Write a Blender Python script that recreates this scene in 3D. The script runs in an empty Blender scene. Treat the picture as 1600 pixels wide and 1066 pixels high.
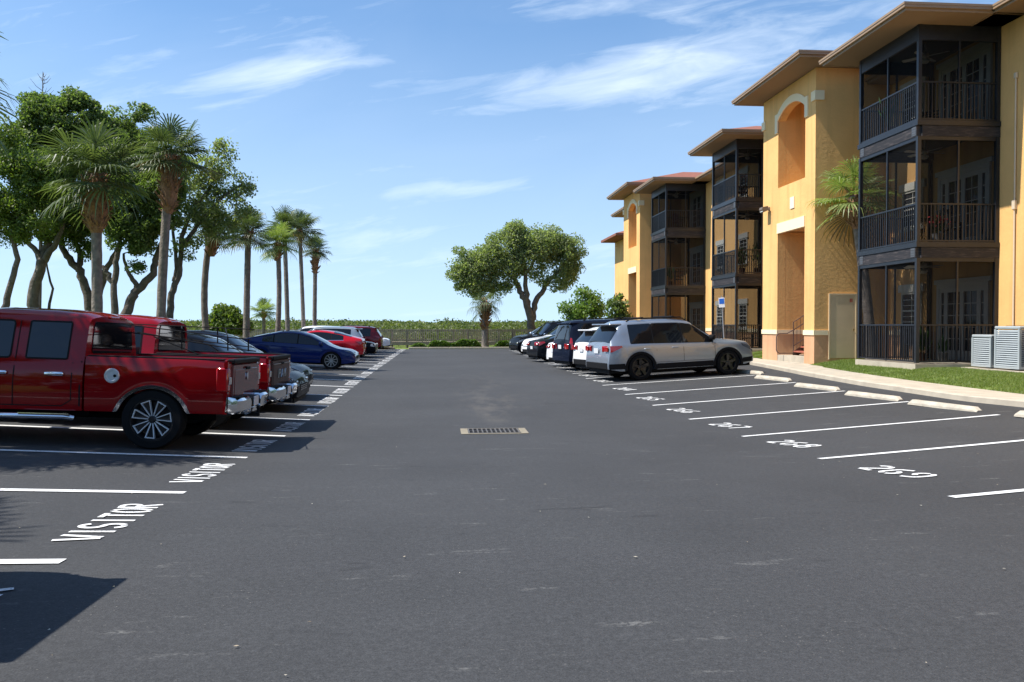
import bpy, math, random
import numpy as np
from mathutils import Vector, Matrix
from mathutils.geometry import tessellate_polygon
R=math.radians
random.seed(7); rng=np.random.default_rng(7)
scene=bpy.context.scene
COL=scene.collection
# ------------------------------------------------------------------ camera
YAW,PIT=R(4.96),R(1.11)
cd=bpy.data.cameras.new("camera"); cam=bpy.data.objects.new("camera",cd); COL.objects.link(cam)
cam.location=(0,0,1.41); cam.rotation_euler=(R(90)-PIT,0,-YAW)
cd.sensor_width=36; cd.lens=1290/1600*36; cd.clip_end=9000; cd.clip_start=.05
scene.camera=cam
# ------------------------------------------------------------------ light
SD=Vector((-1,-.065,1.49)).normalized()
EL=math.asin(SD.z); AZ=math.atan2(SD.x,SD.y)
sd=bpy.data.lights.new("sun","SUN"); sd.energy=5.0; sd.angle=R(.53); sd.color=(1,.955,.88)
sun=bpy.data.objects.new("sun",sd); COL.objects.link(sun)
sun.rotation_euler=SD.to_track_quat('Z','Y').to_euler(); sun.location=(-30,-10,45)
world=bpy.data.worlds.new("World"); scene.world=world; world.use_nodes=True
def build_world():
    nt=world.node_tree; N=nt.nodes; L=nt.links; N.clear()
    out=N.new('ShaderNodeOutputWorld'); bg=N.new('ShaderNodeBackground'); bg.inputs[1].default_value=.098
    sky=N.new('ShaderNodeTexSky'); sky.sky_type='NISHITA'; sky.sun_disc=False
    sky.sun_elevation=EL; sky.sun_rotation=AZ; sky.air_density=1.0; sky.dust_density=.3; sky.ozone_density=2.2
    tc=N.new('ShaderNodeTexCoord'); sep=N.new('ShaderNodeSeparateXYZ'); L.new(tc.outputs['Generated'],sep.inputs[0])
    mz=N.new('ShaderNodeMath'); mz.operation='MULTIPLY_ADD'; mz.inputs[1].default_value=.62; mz.inputs[2].default_value=.115; L.new(sep.outputs['Z'],mz.inputs[0])
    cs=N.new('ShaderNodeCombineXYZ'); L.new(sep.outputs['X'],cs.inputs[0]); L.new(sep.outputs['Y'],cs.inputs[1]); L.new(mz.outputs[0],cs.inputs[2])
    vn=N.new('ShaderNodeVectorMath'); vn.operation='NORMALIZE'; L.new(cs.outputs[0],vn.inputs[0]); L.new(vn.outputs[0],sky.inputs['Vector'])
    tint=N.new('ShaderNodeVectorMath'); tint.operation='MULTIPLY'; tint.inputs[1].default_value=(.96,1.14,1.26); L.new(sky.outputs[0],tint.inputs[0])
    # cirrus wisps, placed by compass bearing and elevation
    def M(op,a,b=None,c=None,clamp=False):
        q=N.new('ShaderNodeMath'); q.operation=op; q.use_clamp=clamp
        for k,v in enumerate((a,b,c)):
            if v is None: continue
            if isinstance(v,(int,float)): q.inputs[k].default_value=v
            else: L.new(v,q.inputs[k])
        return q.outputs[0]
    yy=M('MAXIMUM',sep.outputs['Y'],.04); u=M('DIVIDE',sep.outputs['X'],yy); v=M('DIVIDE',sep.outputs['Z'],yy)
    def fib(ang,sx,sy,loc,det=9,rough=.6,dist=.5):
        cb=N.new('ShaderNodeCombineXYZ'); L.new(u,cb.inputs[0]); L.new(v,cb.inputs[1])
        mp=N.new('ShaderNodeMapping'); mp.inputs['Rotation'].default_value=(0,0,R(-ang)); mp.inputs['Scale'].default_value=(1,1,1); L.new(cb.outputs[0],mp.inputs[0])
        m2=N.new('ShaderNodeMapping'); m2.inputs['Scale'].default_value=(sx,sy,1); m2.inputs['Location'].default_value=loc; L.new(mp.outputs[0],m2.inputs[0])
        n=N.new('ShaderNodeTexNoise'); n.inputs['Scale'].default_value=1; n.inputs['Detail'].default_value=det; n.inputs['Roughness'].default_value=rough; n.inputs['Distortion'].default_value=dist; L.new(m2.outputs[0],n.inputs['Vector']); return n.outputs[0]
    def band(u0,v0,sl,hl,hw,amp):
        du=M('SUBTRACT',u,u0); dv=M('SUBTRACT',M('SUBTRACT',v,v0),M('MULTIPLY',du,sl))
        e=M('ADD',M('POWER',M('DIVIDE',M('ABSOLUTE',du),hl),2.),M('POWER',M('DIVIDE',M('ABSOLUTE',dv),hw),2.))
        return M('MULTIPLY',M('EXPONENT',M('MULTIPLY',e,-1.)),amp)
    tot=None
    for p in ((-.185,.300,.19,.125,.020,.85),(-.30,.345,.12,.16,.05,.35),(.20,.305,.20,.17,.028,.95),(.36,.325,.16,.22,.040,.75),(.10,.285,.03,.10,.016,.5),(.05,.165,.06,.13,.010,.6),(-.10,.12,-.05,.2,.02,.3),(.25,.40,.05,.3,.03,.35),(0.,.09,.0,.5,.02,.3)):
        b_=band(*p); tot=b_ if tot is None else M('ADD',tot,b_)
    n1=fib(11,7,38,(3.1,1.7,0)); n2=fib(14,3,9,(1.1,5.2,0),5,.55,.8)
    nn=M('MULTIPLY_ADD',n1,.75,M('MULTIPLY',n2,.42))
    dens=M('SUBTRACT',M('ADD',M('MULTIPLY',tot,.27),nn),.66)
    m2o=M('ADD',M('MULTIPLY',M('MAXIMUM',dens,0.),2.1),M('MULTIPLY',M('SUBTRACT',n2,.35,clamp=True),.14),clamp=True)
    hz=M('MULTIPLY',M('SUBTRACT',1.,M('DIVIDE',M('ABSOLUTE',sep.outputs['Z']),.34),clamp=True),.42)
    hm=N.new('ShaderNodeMix'); hm.data_type='RGBA'; hm.inputs['B'].default_value=(6.6,7.7,8.7,1); L.new(hz,hm.inputs['Factor']); L.new(tint.outputs[0],hm.inputs['A'])
    m2=N.new('ShaderNodeMath'); m2.operation='MULTIPLY'; m2.inputs[1].default_value=.62; m2.use_clamp=True; L.new(m2o,m2.inputs[0])
    mx=N.new('ShaderNodeMix'); mx.data_type='RGBA'; mx.inputs['B'].default_value=(9.0,9.8,10.4,1)
    L.new(m2.outputs[0],mx.inputs['Factor']); L.new(hm.outputs['Result'],mx.inputs['A'])
    L.new(mx.outputs['Result'],bg.inputs[0]); L.new(bg.outputs[0],out.inputs[0])
build_world()
scene.view_settings.view_transform='Standard'; scene.view_settings.look='None'; scene.view_settings.gamma=1
scene.view_settings.exposure=.6
scene.cycles.max_bounces=8; scene.cycles.transparent_max_bounces=24
# ------------------------------------------------------------------ ground profile and camera-ray helper
def cY(Y): return np.interp(Y,[-8,0,13.5,16,20,27,60],[.2,0,-.39,-.42,-.41,-.365,-.36])
def sY(Y): return np.interp(Y,[0,5.4,8,10.7,13.3,32,46,60],[0,.014,.032,.045,.05,.046,.022,.018])
def g(X,Y): return cY(Y)+sY(Y)*(np.maximum(0,-2.5-X)+.85*np.maximum(0,X-4.77))
_F=Vector((math.sin(YAW)*math.cos(PIT),math.cos(YAW)*math.cos(PIT),-math.sin(PIT))); _R=Vector((math.cos(YAW),-math.sin(YAW),0)); _U=_R.cross(_F)
def at(px,py,Y):
    r=_F+_R*((px-800)/1290)-_U*((py-533)/1290)
    return Vector((0,0,1.41))+r*(Y/r.y)
# ------------------------------------------------------------------ materials
MATS={}
def mat(name,col,rough=.6,metal=0,coat=0,spec=.5,noise=None,bump=None,trans=0,emit=None):
    """noise=(scale,amount,detail) darkens/lightens; bump=(scale,strength,dist)"""
    if name in MATS: return MATS[name]
    m=bpy.data.materials.new(name); m.use_nodes=True; nt=m.node_tree; N=nt.nodes; L=nt.links
    b=N['Principled BSDF']; b.inputs['Base Color'].default_value=(*col,1); b.inputs['Roughness'].default_value=rough
    b.inputs['Metallic'].default_value=metal; b.inputs['Coat Weight'].default_value=coat; b.inputs['Coat Roughness'].default_value=.04
    b.inputs['Specular IOR Level'].default_value=spec
    tc=N.new('ShaderNodeTexCoord')
    if noise:
        n=N.new('ShaderNodeTexNoise'); n.inputs['Scale'].default_value=noise[0]; n.inputs['Detail'].default_value=noise[2] if len(noise)>2 else 6
        L.new(tc.outputs['Object'],n.inputs['Vector'])
        r=N.new('ShaderNodeMapRange'); r.inputs[1].default_value=.3; r.inputs[2].default_value=.7; r.inputs[3].default_value=1-noise[1]; r.inputs[4].default_value=1+noise[1]
        L.new(n.outputs[0],r.inputs[0])
        v=N.new('ShaderNodeVectorMath'); v.operation='SCALE'; v.inputs[0].default_value=col; L.new(r.outputs[0],v.inputs['Scale'])
        L.new(v.outputs[0],b.inputs['Base Color'])
    if bump:
        n=N.new('ShaderNodeTexNoise'); n.inputs['Scale'].default_value=bump[0]; n.inputs['Detail'].default_value=5; L.new(tc.outputs['Object'],n.inputs['Vector'])
        bp=N.new('ShaderNodeBump'); bp.inputs['Strength'].default_value=bump[1]; bp.inputs['Distance'].default_value=bump[2]
        L.new(n.outputs[0],bp.inputs['Height']); L.new(bp.outputs[0],b.inputs['Normal'])
    MATS[name]=m; return m
def leafmat(name,c1,c2,rough=.45,tr=.35):
    if name in MATS: return MATS[name]
    m=bpy.data.materials.new(name); m.use_nodes=True; nt=m.node_tree; N=nt.nodes; L=nt.links
    b=N['Principled BSDF']; out=N['Material Output']
    ge=N.new('ShaderNodeNewGeometry'); mx=N.new('ShaderNodeMix'); mx.data_type='RGBA'
    mx.inputs['A'].default_value=(*c1,1); mx.inputs['B'].default_value=(*c2,1); L.new(ge.outputs['Random Per Island'],mx.inputs['Factor'])
    L.new(mx.outputs['Result'],b.inputs['Base Color']); b.inputs['Roughness'].default_value=rough
    t=N.new('ShaderNodeBsdfTranslucent'); sc=N.new('ShaderNodeVectorMath'); sc.operation='MULTIPLY'; sc.inputs[1].default_value=(1.3,1.5,.6)
    L.new(mx.outputs['Result'],sc.inputs[0]); L.new(sc.outputs[0],t.inputs[0])
    ms=N.new('ShaderNodeMixShader'); ms.inputs[0].default_value=tr; L.new(b.outputs[0],ms.inputs[1]); L.new(t.outputs[0],ms.inputs[2]); L.new(ms.outputs[0],out.inputs[0])
    MATS[name]=m; return m
def stucco(name,col):
    if name in MATS: return MATS[name]
    m=mat(name,col,.9,noise=(.8,.08,9),spec=.2); nt=m.node_tree; N=nt.nodes; L=nt.links; b=N['Principled BSDF']
    tc=N.new('ShaderNodeTexCoord'); mp=N.new('ShaderNodeMapping'); mp.inputs['Scale'].default_value=(1,1,1.25); L.new(tc.outputs['Object'],mp.inputs[0])
    n=N.new('ShaderNodeTexNoise'); n.inputs['Scale'].default_value=7.5; n.inputs['Detail'].default_value=7; n.inputs['Roughness'].default_value=.62; L.new(mp.outputs[0],n.inputs['Vector'])
    src=b.inputs['Base Color'].links[0].from_socket; mp3=N.new('ShaderNodeMapping'); mp3.inputs['Scale'].default_value=(2.4,2.4,.16); L.new(tc.outputs['Object'],mp3.inputs[0])
    n3=N.new('ShaderNodeTexNoise'); n3.inputs['Scale'].default_value=1.3; n3.inputs['Detail'].default_value=7; L.new(mp3.outputs[0],n3.inputs['Vector'])
    r3=N.new('ShaderNodeMapRange'); r3.inputs[1].default_value=.5; r3.inputs[2].default_value=.75; r3.inputs[3].default_value=1; r3.inputs[4].default_value=.80; L.new(n3.outputs[0],r3.inputs[0])
    v3=N.new('ShaderNodeVectorMath'); v3.operation='SCALE'; L.new(src,v3.inputs[0]); L.new(r3.outputs[0],v3.inputs['Scale']); L.new(v3.outputs[0],b.inputs['Base Color'])
    bp=N.new('ShaderNodeBump'); bp.inputs['Strength'].default_value=.5; bp.inputs['Distance'].default_value=.02; L.new(n.outputs[0],bp.inputs['Height']); L.new(bp.outputs[0],b.inputs['Normal'])
    return m
def asphalt():
    m=bpy.data.materials.new('asphalt'); m.use_nodes=True; nt=m.node_tree; N=nt.nodes; L=nt.links; b=N['Principled BSDF']
    tc=N.new('ShaderNodeTexCoord'); O=tc.outputs['Object']
    def noise(s,d=5,sc=(1,1,1),rough=.55,dist=0):
        mp=N.new('ShaderNodeMapping'); mp.inputs['Scale'].default_value=sc; L.new(O,mp.inputs[0])
        n=N.new('ShaderNodeTexNoise'); n.inputs['Scale'].default_value=s; n.inputs['Detail'].default_value=d; n.inputs['Roughness'].default_value=rough; n.inputs['Distortion'].default_value=dist
        L.new(mp.outputs[0],n.inputs['Vector']); return n.outputs[0]
    def mr(v,a,b_,c,d):
        r=N.new('ShaderNodeMapRange'); r.inputs[1].default_value=a; r.inputs[2].default_value=b_; r.inputs[3].default_value=c; r.inputs[4].default_value=d; L.new(v,r.inputs[0]); return r.outputs[0]
    def mul(a,b_,op='MULTIPLY'):
        q=N.new('ShaderNodeMath'); q.operation=op
        for i,v in enumerate((a,b_)):
            if isinstance(v,(int,float)): q.inputs[i].default_value=v
            else: L.new(v,q.inputs[i])
        return q.outputs[0]
    big=mr(noise(.22,4),.3,.7,.86,1.14); mid=mr(noise(1.1,6,(1,.5,1)),.3,.7,.95,1.06); fine=mr(noise(110,3),.3,.7,.68,1.34); fin2=mr(noise(30,5,rough=.7),.35,.65,.80,1.22)
    drag=mr(noise(.55,6,(.25,1.6,1)),.35,.7,.96,1.05)
    dk=mr(noise(1.5,5,(.8,2.6,1),.6,.6),.63,.72,1,.66)
    v=mul(mul(mul(big,mid),mul(fine,fin2)),mul(dk,drag))
    base=N.new('ShaderNodeVectorMath'); base.operation='SCALE'; base.inputs[0].default_value=(.0405,.0412,.0430); L.new(v,base.inputs['Scale'])
    # pale scuffs and tan dust
    sc=mul(mr(noise(2.0,6,(.8,3.4,1),.6),.63,.73,0,1),mr(noise(40,3),.42,.58,.0,.42))
    mx=N.new('ShaderNodeMix'); mx.data_type='RGBA'; mx.inputs['B'].default_value=(.25,.245,.23,1); L.new(sc,mx.inputs['Factor']); L.new(base.outputs[0],mx.inputs['A'])
    # sediment trail leading to the drain
    sp=N.new('ShaderNodeSeparateXYZ'); L.new(O,sp.inputs[0])
    wob=mul(mr(noise(.35,3),.3,.7,-1,1),.6)
    cx=mul(mul(mul(sp.outputs[1],-14.5,'ADD'),.045),.95,'ADD')
    dxx=mul(mul(sp.outputs[0],cx,'SUBTRACT'),wob,'ADD'); ad=N.new('ShaderNodeMath'); ad.operation='ABSOLUTE'; L.new(dxx,ad.inputs[0])
    tr=mul(mr(ad.outputs[0],.15,.85,1,0),mul(mr(sp.outputs[1],14.6,16,0,1),mr(sp.outputs[1],19,33,1,0)))
    tr=mul(tr,mr(noise(3.5,6,(1,.35,1)),.42,.7,.0,.20))
    m2=N.new('ShaderNodeMix'); m2.data_type='RGBA'; m2.inputs['B'].default_value=(.21,.185,.15,1); L.new(tr,m2.inputs['Factor']); L.new(mx.outputs['Result'],m2.inputs['A'])
    # tiny pale aggregate
    pk=mr(noise(60,1),.74,.78,0,.55)
    m3=N.new('ShaderNodeMix'); m3.data_type='RGBA'; m3.inputs['B'].default_value=(.34,.31,.26,1); L.new(mul(pk,mr(noise(.8,4),.45,.65,.1,1)),m3.inputs['Factor']); L.new(m2.outputs['Result'],m3.inputs['A'])
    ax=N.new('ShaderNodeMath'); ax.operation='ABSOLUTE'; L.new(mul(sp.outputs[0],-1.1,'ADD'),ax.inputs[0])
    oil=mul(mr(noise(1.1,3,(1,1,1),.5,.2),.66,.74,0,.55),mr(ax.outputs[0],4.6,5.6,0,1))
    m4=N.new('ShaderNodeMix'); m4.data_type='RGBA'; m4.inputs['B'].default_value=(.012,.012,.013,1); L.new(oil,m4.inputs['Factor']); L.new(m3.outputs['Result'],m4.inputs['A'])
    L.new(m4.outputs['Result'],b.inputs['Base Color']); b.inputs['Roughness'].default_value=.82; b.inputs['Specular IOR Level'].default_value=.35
    bp=N.new('ShaderNodeBump'); bp.inputs['Strength'].default_value=.55; bp.inputs['Distance'].default_value=.006; L.new(noise(80,4),bp.inputs['Height'])
    L.new(bp.outputs[0],b.inputs['Normal']); MATS['asphalt']=m; return m
def groundmat(name,c1,c2,s=1.5):
    m=bpy.data.materials.new(name); m.use_nodes=True; nt=m.node_tree; N=nt.nodes; L=nt.links; b=N['Principled BSDF']
    tc=N.new('ShaderNodeTexCoord'); n=N.new('ShaderNodeTexNoise'); n.inputs['Scale'].default_value=s; n.inputs['Detail'].default_value=9; n.inputs['Roughness'].default_value=.65; L.new(tc.outputs['Object'],n.inputs['Vector'])
    r=N.new('ShaderNodeMapRange'); r.inputs[1].default_value=.35; r.inputs[2].default_value=.65; L.new(n.outputs[0],r.inputs[0])
    mx=N.new('ShaderNodeMix'); mx.data_type='RGBA'; mx.inputs['A'].default_value=(*c1,1); mx.inputs['B'].default_value=(*c2,1); L.new(r.outputs[0],mx.inputs['Factor']); L.new(mx.outputs['Result'],b.inputs['Base Color'])
    b.inputs['Roughness'].default_value=.95; b.inputs['Specular IOR Level'].default_value=.1
    n2=N.new('ShaderNodeTexNoise'); n2.inputs['Scale'].default_value=40; n2.inputs['Detail'].default_value=4; L.new(tc.outputs['Object'],n2.inputs['Vector'])
    bp=N.new('ShaderNodeBump'); bp.inputs['Strength'].default_value=.8; bp.inputs['Distance'].default_value=.03; L.new(n2.outputs[0],bp.inputs['Height']); L.new(bp.outputs[0],b.inputs['Normal'])
    return m
def wornpaint():
    m=bpy.data.materials.new('marking_paint'); m.use_nodes=True; nt=m.node_tree; N=nt.nodes; L=nt.links; b=N['Principled BSDF']
    tc=N.new('ShaderNodeTexCoord'); n=N.new('ShaderNodeTexNoise'); n.inputs['Scale'].default_value=70; n.inputs['Detail'].default_value=5; L.new(tc.outputs['Object'],n.inputs['Vector'])
    n2=N.new('ShaderNodeTexNoise'); n2.inputs['Scale'].default_value=2.4; n2.inputs['Detail'].default_value=5; L.new(tc.outputs['Object'],n2.inputs['Vector'])
    a=N.new('ShaderNodeMath'); a.operation='MULTIPLY_ADD'; a.inputs[1].default_value=.45; L.new(n2.outputs[0],a.inputs[0]); L.new(n.outputs[0],a.inputs[2])
    r=N.new('ShaderNodeMapRange'); r.inputs[1].default_value=.79; r.inputs[2].default_value=.92; L.new(a.outputs[0],r.inputs[0])
    mx=N.new('ShaderNodeMix'); mx.data_type='RGBA'; mx.inputs['A'].default_value=(.72,.72,.71,1); mx.inputs['B'].default_value=(.22,.22,.22,1); L.new(r.outputs[0],mx.inputs['Factor']); L.new(mx.outputs['Result'],b.inputs['Base Color'])
    b.inputs['Roughness'].default_value=.7; return m
def screenmat(d=.5):
    m=bpy.data.materials.new('insect_screen'); m.use_nodes=True; nt=m.node_tree; N=nt.nodes; L=nt.links; b=N['Principled BSDF']
    b.inputs['Base Color'].default_value=(.006,.0065,.008,1); b.inputs['Roughness'].default_value=.8; b.inputs['Specular IOR Level'].default_value=.1
    t=N.new('ShaderNodeBsdfTransparent'); ms=N.new('ShaderNodeMixShader'); ms.inputs[0].default_value=d
    L.new(t.outputs[0],ms.inputs[1]); L.new(b.outputs[0],ms.inputs[2]); L.new(ms.outputs[0],N['Material Output'].inputs[0]); return m
GLASS=mat('tinted_glass',(.006,.007,.009),.03,spec=.55)
GLASS2=mat('house_glass',(.03,.035,.04),.05,spec=.6)
RUB=mat('rubber',(.008,.008,.0085),.9,spec=.2,bump=(60,.2,.004)); BLK=mat('black_plastic',(.014,.014,.015),.6,spec=.3)
CHR=mat('chrome',(.82,.82,.84),.12,metal=1); ALU=mat('alloy',(.45,.46,.48),.28,metal=.9); DRM=mat('dark_rim',(.010,.010,.011),.4,coat=.4,spec=.3)
REDL=mat('tail_lens',(.33,.006,.008),.12,coat=1); HEADL=mat('head_lens',(.16,.17,.18),.08,metal=.3,coat=1); AMB=mat('clear_lens',(.45,.43,.40),.15,coat=1)
WHT=mat('white_trim',(.68,.66,.60),.6,noise=(4,.05)); CREAM=mat('cream_trim',(.88,.72,.47),.85,bump=(60,.2,.004))
DKM=mat('bronze_metal',(.013,.0145,.019),.4,spec=.5,noise=(8,.25)); 
YEL=stucco('stucco_yellow',(.79,.46,.175)); TER=stucco('stucco_terracotta',(.60,.34,.19))
CONC=mat('concrete',(.42,.365,.285),.88,noise=(2.5,.14,9),bump=(50,.4,.006)); STOPC=mat('precast_concrete',(.45,.40,.32),.85,noise=(5,.24,9),bump=(40,.4,.006))
PLATE=mat('plate_white',(.65,.66,.68),.4)
# ------------------------------------------------------------------ mesh helpers
class MB:
    def __init__(s): s.v=[]; s.f=[]; s.m=[]
    def add(s,vs,fs,mi=0):
        o=len(s.v); s.v+=[tuple(v) for v in vs]; s.f+=[tuple(i+o for i in f) for f in fs]; s.m+=[mi]*len(fs); return s
    def box(s,a,b,mi=0,rz=0,piv=None,bev=0):
        x0,y0,z0=a; x1,y1,z1=b
        if bev:
            c=bev; vs=[];
            prof=[(x0+c,y0),(x1-c,y0),(x1,y0+c),(x1,y1-c),(x1-c,y1),(x0+c,y1),(x0,y1-c),(x0,y0+c)]
            inn=[(x0+c,y0+c),(x1-c,y0+c),(x1-c,y0+c),(x1-c,y1-c),(x1-c,y1-c),(x0+c,y1-c),(x0+c,y1-c),(x0+c,y0+c)]
            for z,pr in ((z0,inn),(z0+c,prof),(z1-c,prof),(z1,inn)): vs+=[(p[0],p[1],z) for p in pr]
            fs=[]
            for k in range(3):
                for i in range(8): j=(i+1)%8; fs.append((k*8+i,k*8+j,k*8+8+j,k*8+8+i))
            fs.append(tuple(range(7,-1,-1))); fs.append(tuple(range(24,32)))
        else:
            vs=[(x0,y0,z0),(x1,y0,z0),(x1,y1,z0),(x0,y1,z0),(x0,y0,z1),(x1,y0,z1),(x1,y1,z1),(x0,y1,z1)]
            fs=[(3,2,1,0),(4,5,6,7),(0,1,5,4),(1,2,6,5),(2,3,7,6),(3,0,4,7)]
        if rz:
            p=piv or ((x0+x1)/2,(y0+y1)/2); c_,s_=math.cos(rz),math.sin(rz)
            vs=[(p[0]+(x-p[0])*c_-(y-p[1])*s_,p[1]+(x-p[0])*s_+(y-p[1])*c_,z) for x,y,z in vs]
        return s.add(vs,fs,mi)
    def tube(s,pts,rad,n=8,mi=0,cap=True):
        pts=[Vector(p) for p in pts]
        if not hasattr(rad,'__len__'): rad=[rad]*len(pts)
        vs=[]; up=None
        for i,p in enumerate(pts):
            t=(pts[min(i+1,len(pts)-1)]-pts[max(i-1,0)])
            if t.length<1e-9: t=Vector((0,0,1))
            t.normalize()
            if up is None: up=Vector((1,0,0)) if abs(t.x)<.8 else Vector((0,1,0))
            u=(up-t*up.dot(t)); u.normalize(); w=t.cross(u); up=u
            for k in range(n):
                a=2*math.pi*k/n; vs.append(p+(u*math.cos(a)+w*math.sin(a))*rad[i])
        fs=[]
        for i in range(len(pts)-1):
            for k in range(n): j=(k+1)%n; fs.append((i*n+k,i*n+j,(i+1)*n+j,(i+1)*n+k))
        if cap: fs.append(tuple(range(n-1,-1,-1))); fs.append(tuple(range((len(pts)-1)*n,len(pts)*n)))
        return s.add(vs,fs,mi)
    def lathe(s,prof,c=(0,0,0),axis='z',n=20,mi=0):
        vs=[];m=len(prof)
        for k in range(n):
            a=2*math.pi*k/n
            for r,h in prof:
                if axis=='z': vs.append((c[0]+r*math.cos(a),c[1]+r*math.sin(a),c[2]+h))
                elif axis=='y': vs.append((c[0]+r*math.cos(a),c[1]+h,c[2]+r*math.sin(a)))
                else: vs.append((c[0]+h,c[1]+r*math.cos(a),c[2]+r*math.sin(a)))
        fs=[]
        for k in range(n):
            k2=(k+1)%n
            for i in range(m-1): fs.append((k*m+i,k2*m+i,k2*m+i+1,k*m+i+1) if axis!='y' else (k*m+i+1,k2*m+i+1,k2*m+i,k*m+i))
        return s.add(vs,fs,mi)
    def prism(s,poly,a,b,axis='y',mi=0):
        """poly 2D extruded; axis y: poly=(x,z); axis x: poly=(y,z); axis z: poly=(x,y)"""
        n=len(poly)
        def P(q,h): return (q[0],h,q[1]) if axis=='y' else ((h,q[0],q[1]) if axis=='x' else (q[0],q[1],h))
        vs=[P(q,a) for q in poly]+[P(q,b) for q in poly]
        fs=[(i,(i+1)%n,n+(i+1)%n,n+i) for i in range(n)]+[tuple(range(n-1,-1,-1)),tuple(range(n,2*n))]
        return s.add(vs,fs,mi)
    def build(s,name,mats,parent=None,smooth=None,loc=None,recalc=True):
        me=bpy.data.meshes.new(name); me.from_pydata(s.v,[],s.f)
        for m in (mats if isinstance(mats,(list,tuple)) else [mats]): me.materials.append(m)
        if any(s.m): me.polygons.foreach_set('material_index',s.m)
        if recalc and len(s.f)<60000:
            import bmesh
            bm=bmesh.new(); bm.from_mesh(me); bmesh.ops.recalc_face_normals(bm,faces=bm.faces); bm.to_mesh(me); bm.free()
        if smooth is not None:
            me.polygons.foreach_set('use_smooth',[True]*len(me.polygons)); me.set_sharp_from_angle(angle=R(smooth))
        me.update(); o=bpy.data.objects.new(name,me); COL.objects.link(o)
        if parent: o.parent=parent
        if loc: o.location=loc
        return o
def npmesh(name,verts,faces,mats,parent=None,mi=None):
    me=bpy.data.meshes.new(name); k=faces.shape[1]
    me.vertices.add(len(verts)); me.vertices.foreach_set('co',np.asarray(verts,dtype=np.float32).ravel())
    me.loops.add(faces.size); me.loops.foreach_set('vertex_index',faces.astype(np.int32).ravel())
    me.polygons.add(len(faces)); me.polygons.foreach_set('loop_start',np.arange(0,faces.size,k,dtype=np.int32))
    for m in (mats if isinstance(mats,(list,tuple)) else [mats]): me.materials.append(m)
    if mi is not None: me.polygons.foreach_set('material_index',mi.astype(np.int32))
    me.update(calc_edges=True); o=bpy.data.objects.new(name,me); COL.objects.link(o)
    if parent: o.parent=parent
    return o
def thing(name,label,cat,loc=(0,0,0),rz=0,group=None):
    o=bpy.data.objects.new(name,None); COL.objects.link(o); o.location=loc; o.rotation_euler=(0,0,rz)
    return tag(o,label,cat,group)
def tag(o,label,cat,group=None):
    o['label']=label; o['category']=cat
    if group: o['group']=group
    return o
def struct(o): o['kind']='structure'; return o
def stuff(o): o['kind']='stuff'; return o
def copy_tree(o,parent=None):
    c=o.copy(); COL.objects.link(c)
    if parent: c.parent=parent
    for ch in [k for k in ALLCH.get(o.name,o.children)]: copy_tree(ch,c)
    return c
ALLCH={}
# ------------------------------------------------------------------ terrain
KY=[-80,8,12,14.56,16.3,20.6,23.9,27,31,36,62]; KX=[12.3,11.7,11.25,10.95,10.78,10.82,11.0,11.3,11.75,11.8,11.8]
def kx(Y): return np.interp(Y,KY,KX)
def sidez(Y): return g(kx(Y),Y)+.125
LEFT=-8.0; END=61.3
def terr(X,Y):
    X=np.asarray(X,float); Y=np.asarray(Y,float)
    base=np.full(np.broadcast(X,Y).shape,-.55)
    left=g(LEFT,Y)+.06
    zl=left+(-.45-left)*np.clip((LEFT-X-4)/14,0,1)
    o=kx(Y)+1.3; zs=sidez(Y)
    hb=.2; zr=zs+(hb-zs)*np.clip((X-o)/1.15,0,1)
    zin=g(X,Y)-.2
    z=np.where(X<LEFT,zl,np.where(X>kx(Y)+.2,np.where(X>o,zr,zs-.03),zin))
    t=np.clip((Y-END)/7,0,1); zend=g(np.clip(X,LEFT,11.8),END)+.08
    z=np.where(Y>END,zend*(1-t)+(-.6)*t,z)
    t2=np.clip((X-40)/40,0,1); z=z*(1-t2)+(-.55)*t2
    t3=np.clip((-X-40)/40,0,1); z=z*(1-t3)+(-.55)*t3
    return z
def grid(xs,ys,zf,name,m,parent=None):
    X,Y=np.meshgrid(xs,ys); Z=zf(X,Y); v=np.stack([X,Y,Z],-1).reshape(-1,3); nx,ny=len(xs),len(ys)
    i,j=np.meshgrid(np.arange(nx-1),np.arange(ny-1)); a=(j*nx+i).ravel(); f=np.stack([a,a+1,a+nx+1,a+nx],-1)
    return npmesh(name,v,f,m,parent)
xs=np.unique(np.round(np.concatenate([[-3000,-900,-300,-150,-80],np.arange(-50,-8,2.),[-8.02,-7.9],np.arange(-7,10,1.),np.arange(10,17,.1),np.arange(18,50,4.),[80,150,300,900,3000]]),2))
ys=np.unique(np.round(np.concatenate([[-400,-200],np.arange(-82,-16,6.),np.arange(-16,60,.8),np.arange(60,72,.4),[80,100,150,300,900,2500,6000]]),2))
GR=groundmat('ground_soil_grass',(.11,.17,.035),(.18,.21,.065),1.2)
struct(grid(xs,ys,terr,'ground',GR))
ASP=asphalt()
def lotz(X,Y): return g(X,Y)
nx=50; ysl=np.concatenate([[-80,-60,-40,-25],np.arange(-14,END+.01,.5)]); U=np.linspace(0,1,nx)
X=np.array([LEFT+(kx(y)+.03-LEFT)*U for y in ysl]); Y=np.repeat(ysl[:,None],nx,1); Z=g(X,Y)
v=np.stack([X,Y,Z],-1).reshape(-1,3); i,j=np.meshgrid(np.arange(nx-1),np.arange(len(ysl)-1)); a=(j*nx+i).ravel()
LOT=struct(npmesh('parking_lot',v,np.stack([a,a+1,a+nx+1,a+nx],-1),ASP))
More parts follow.
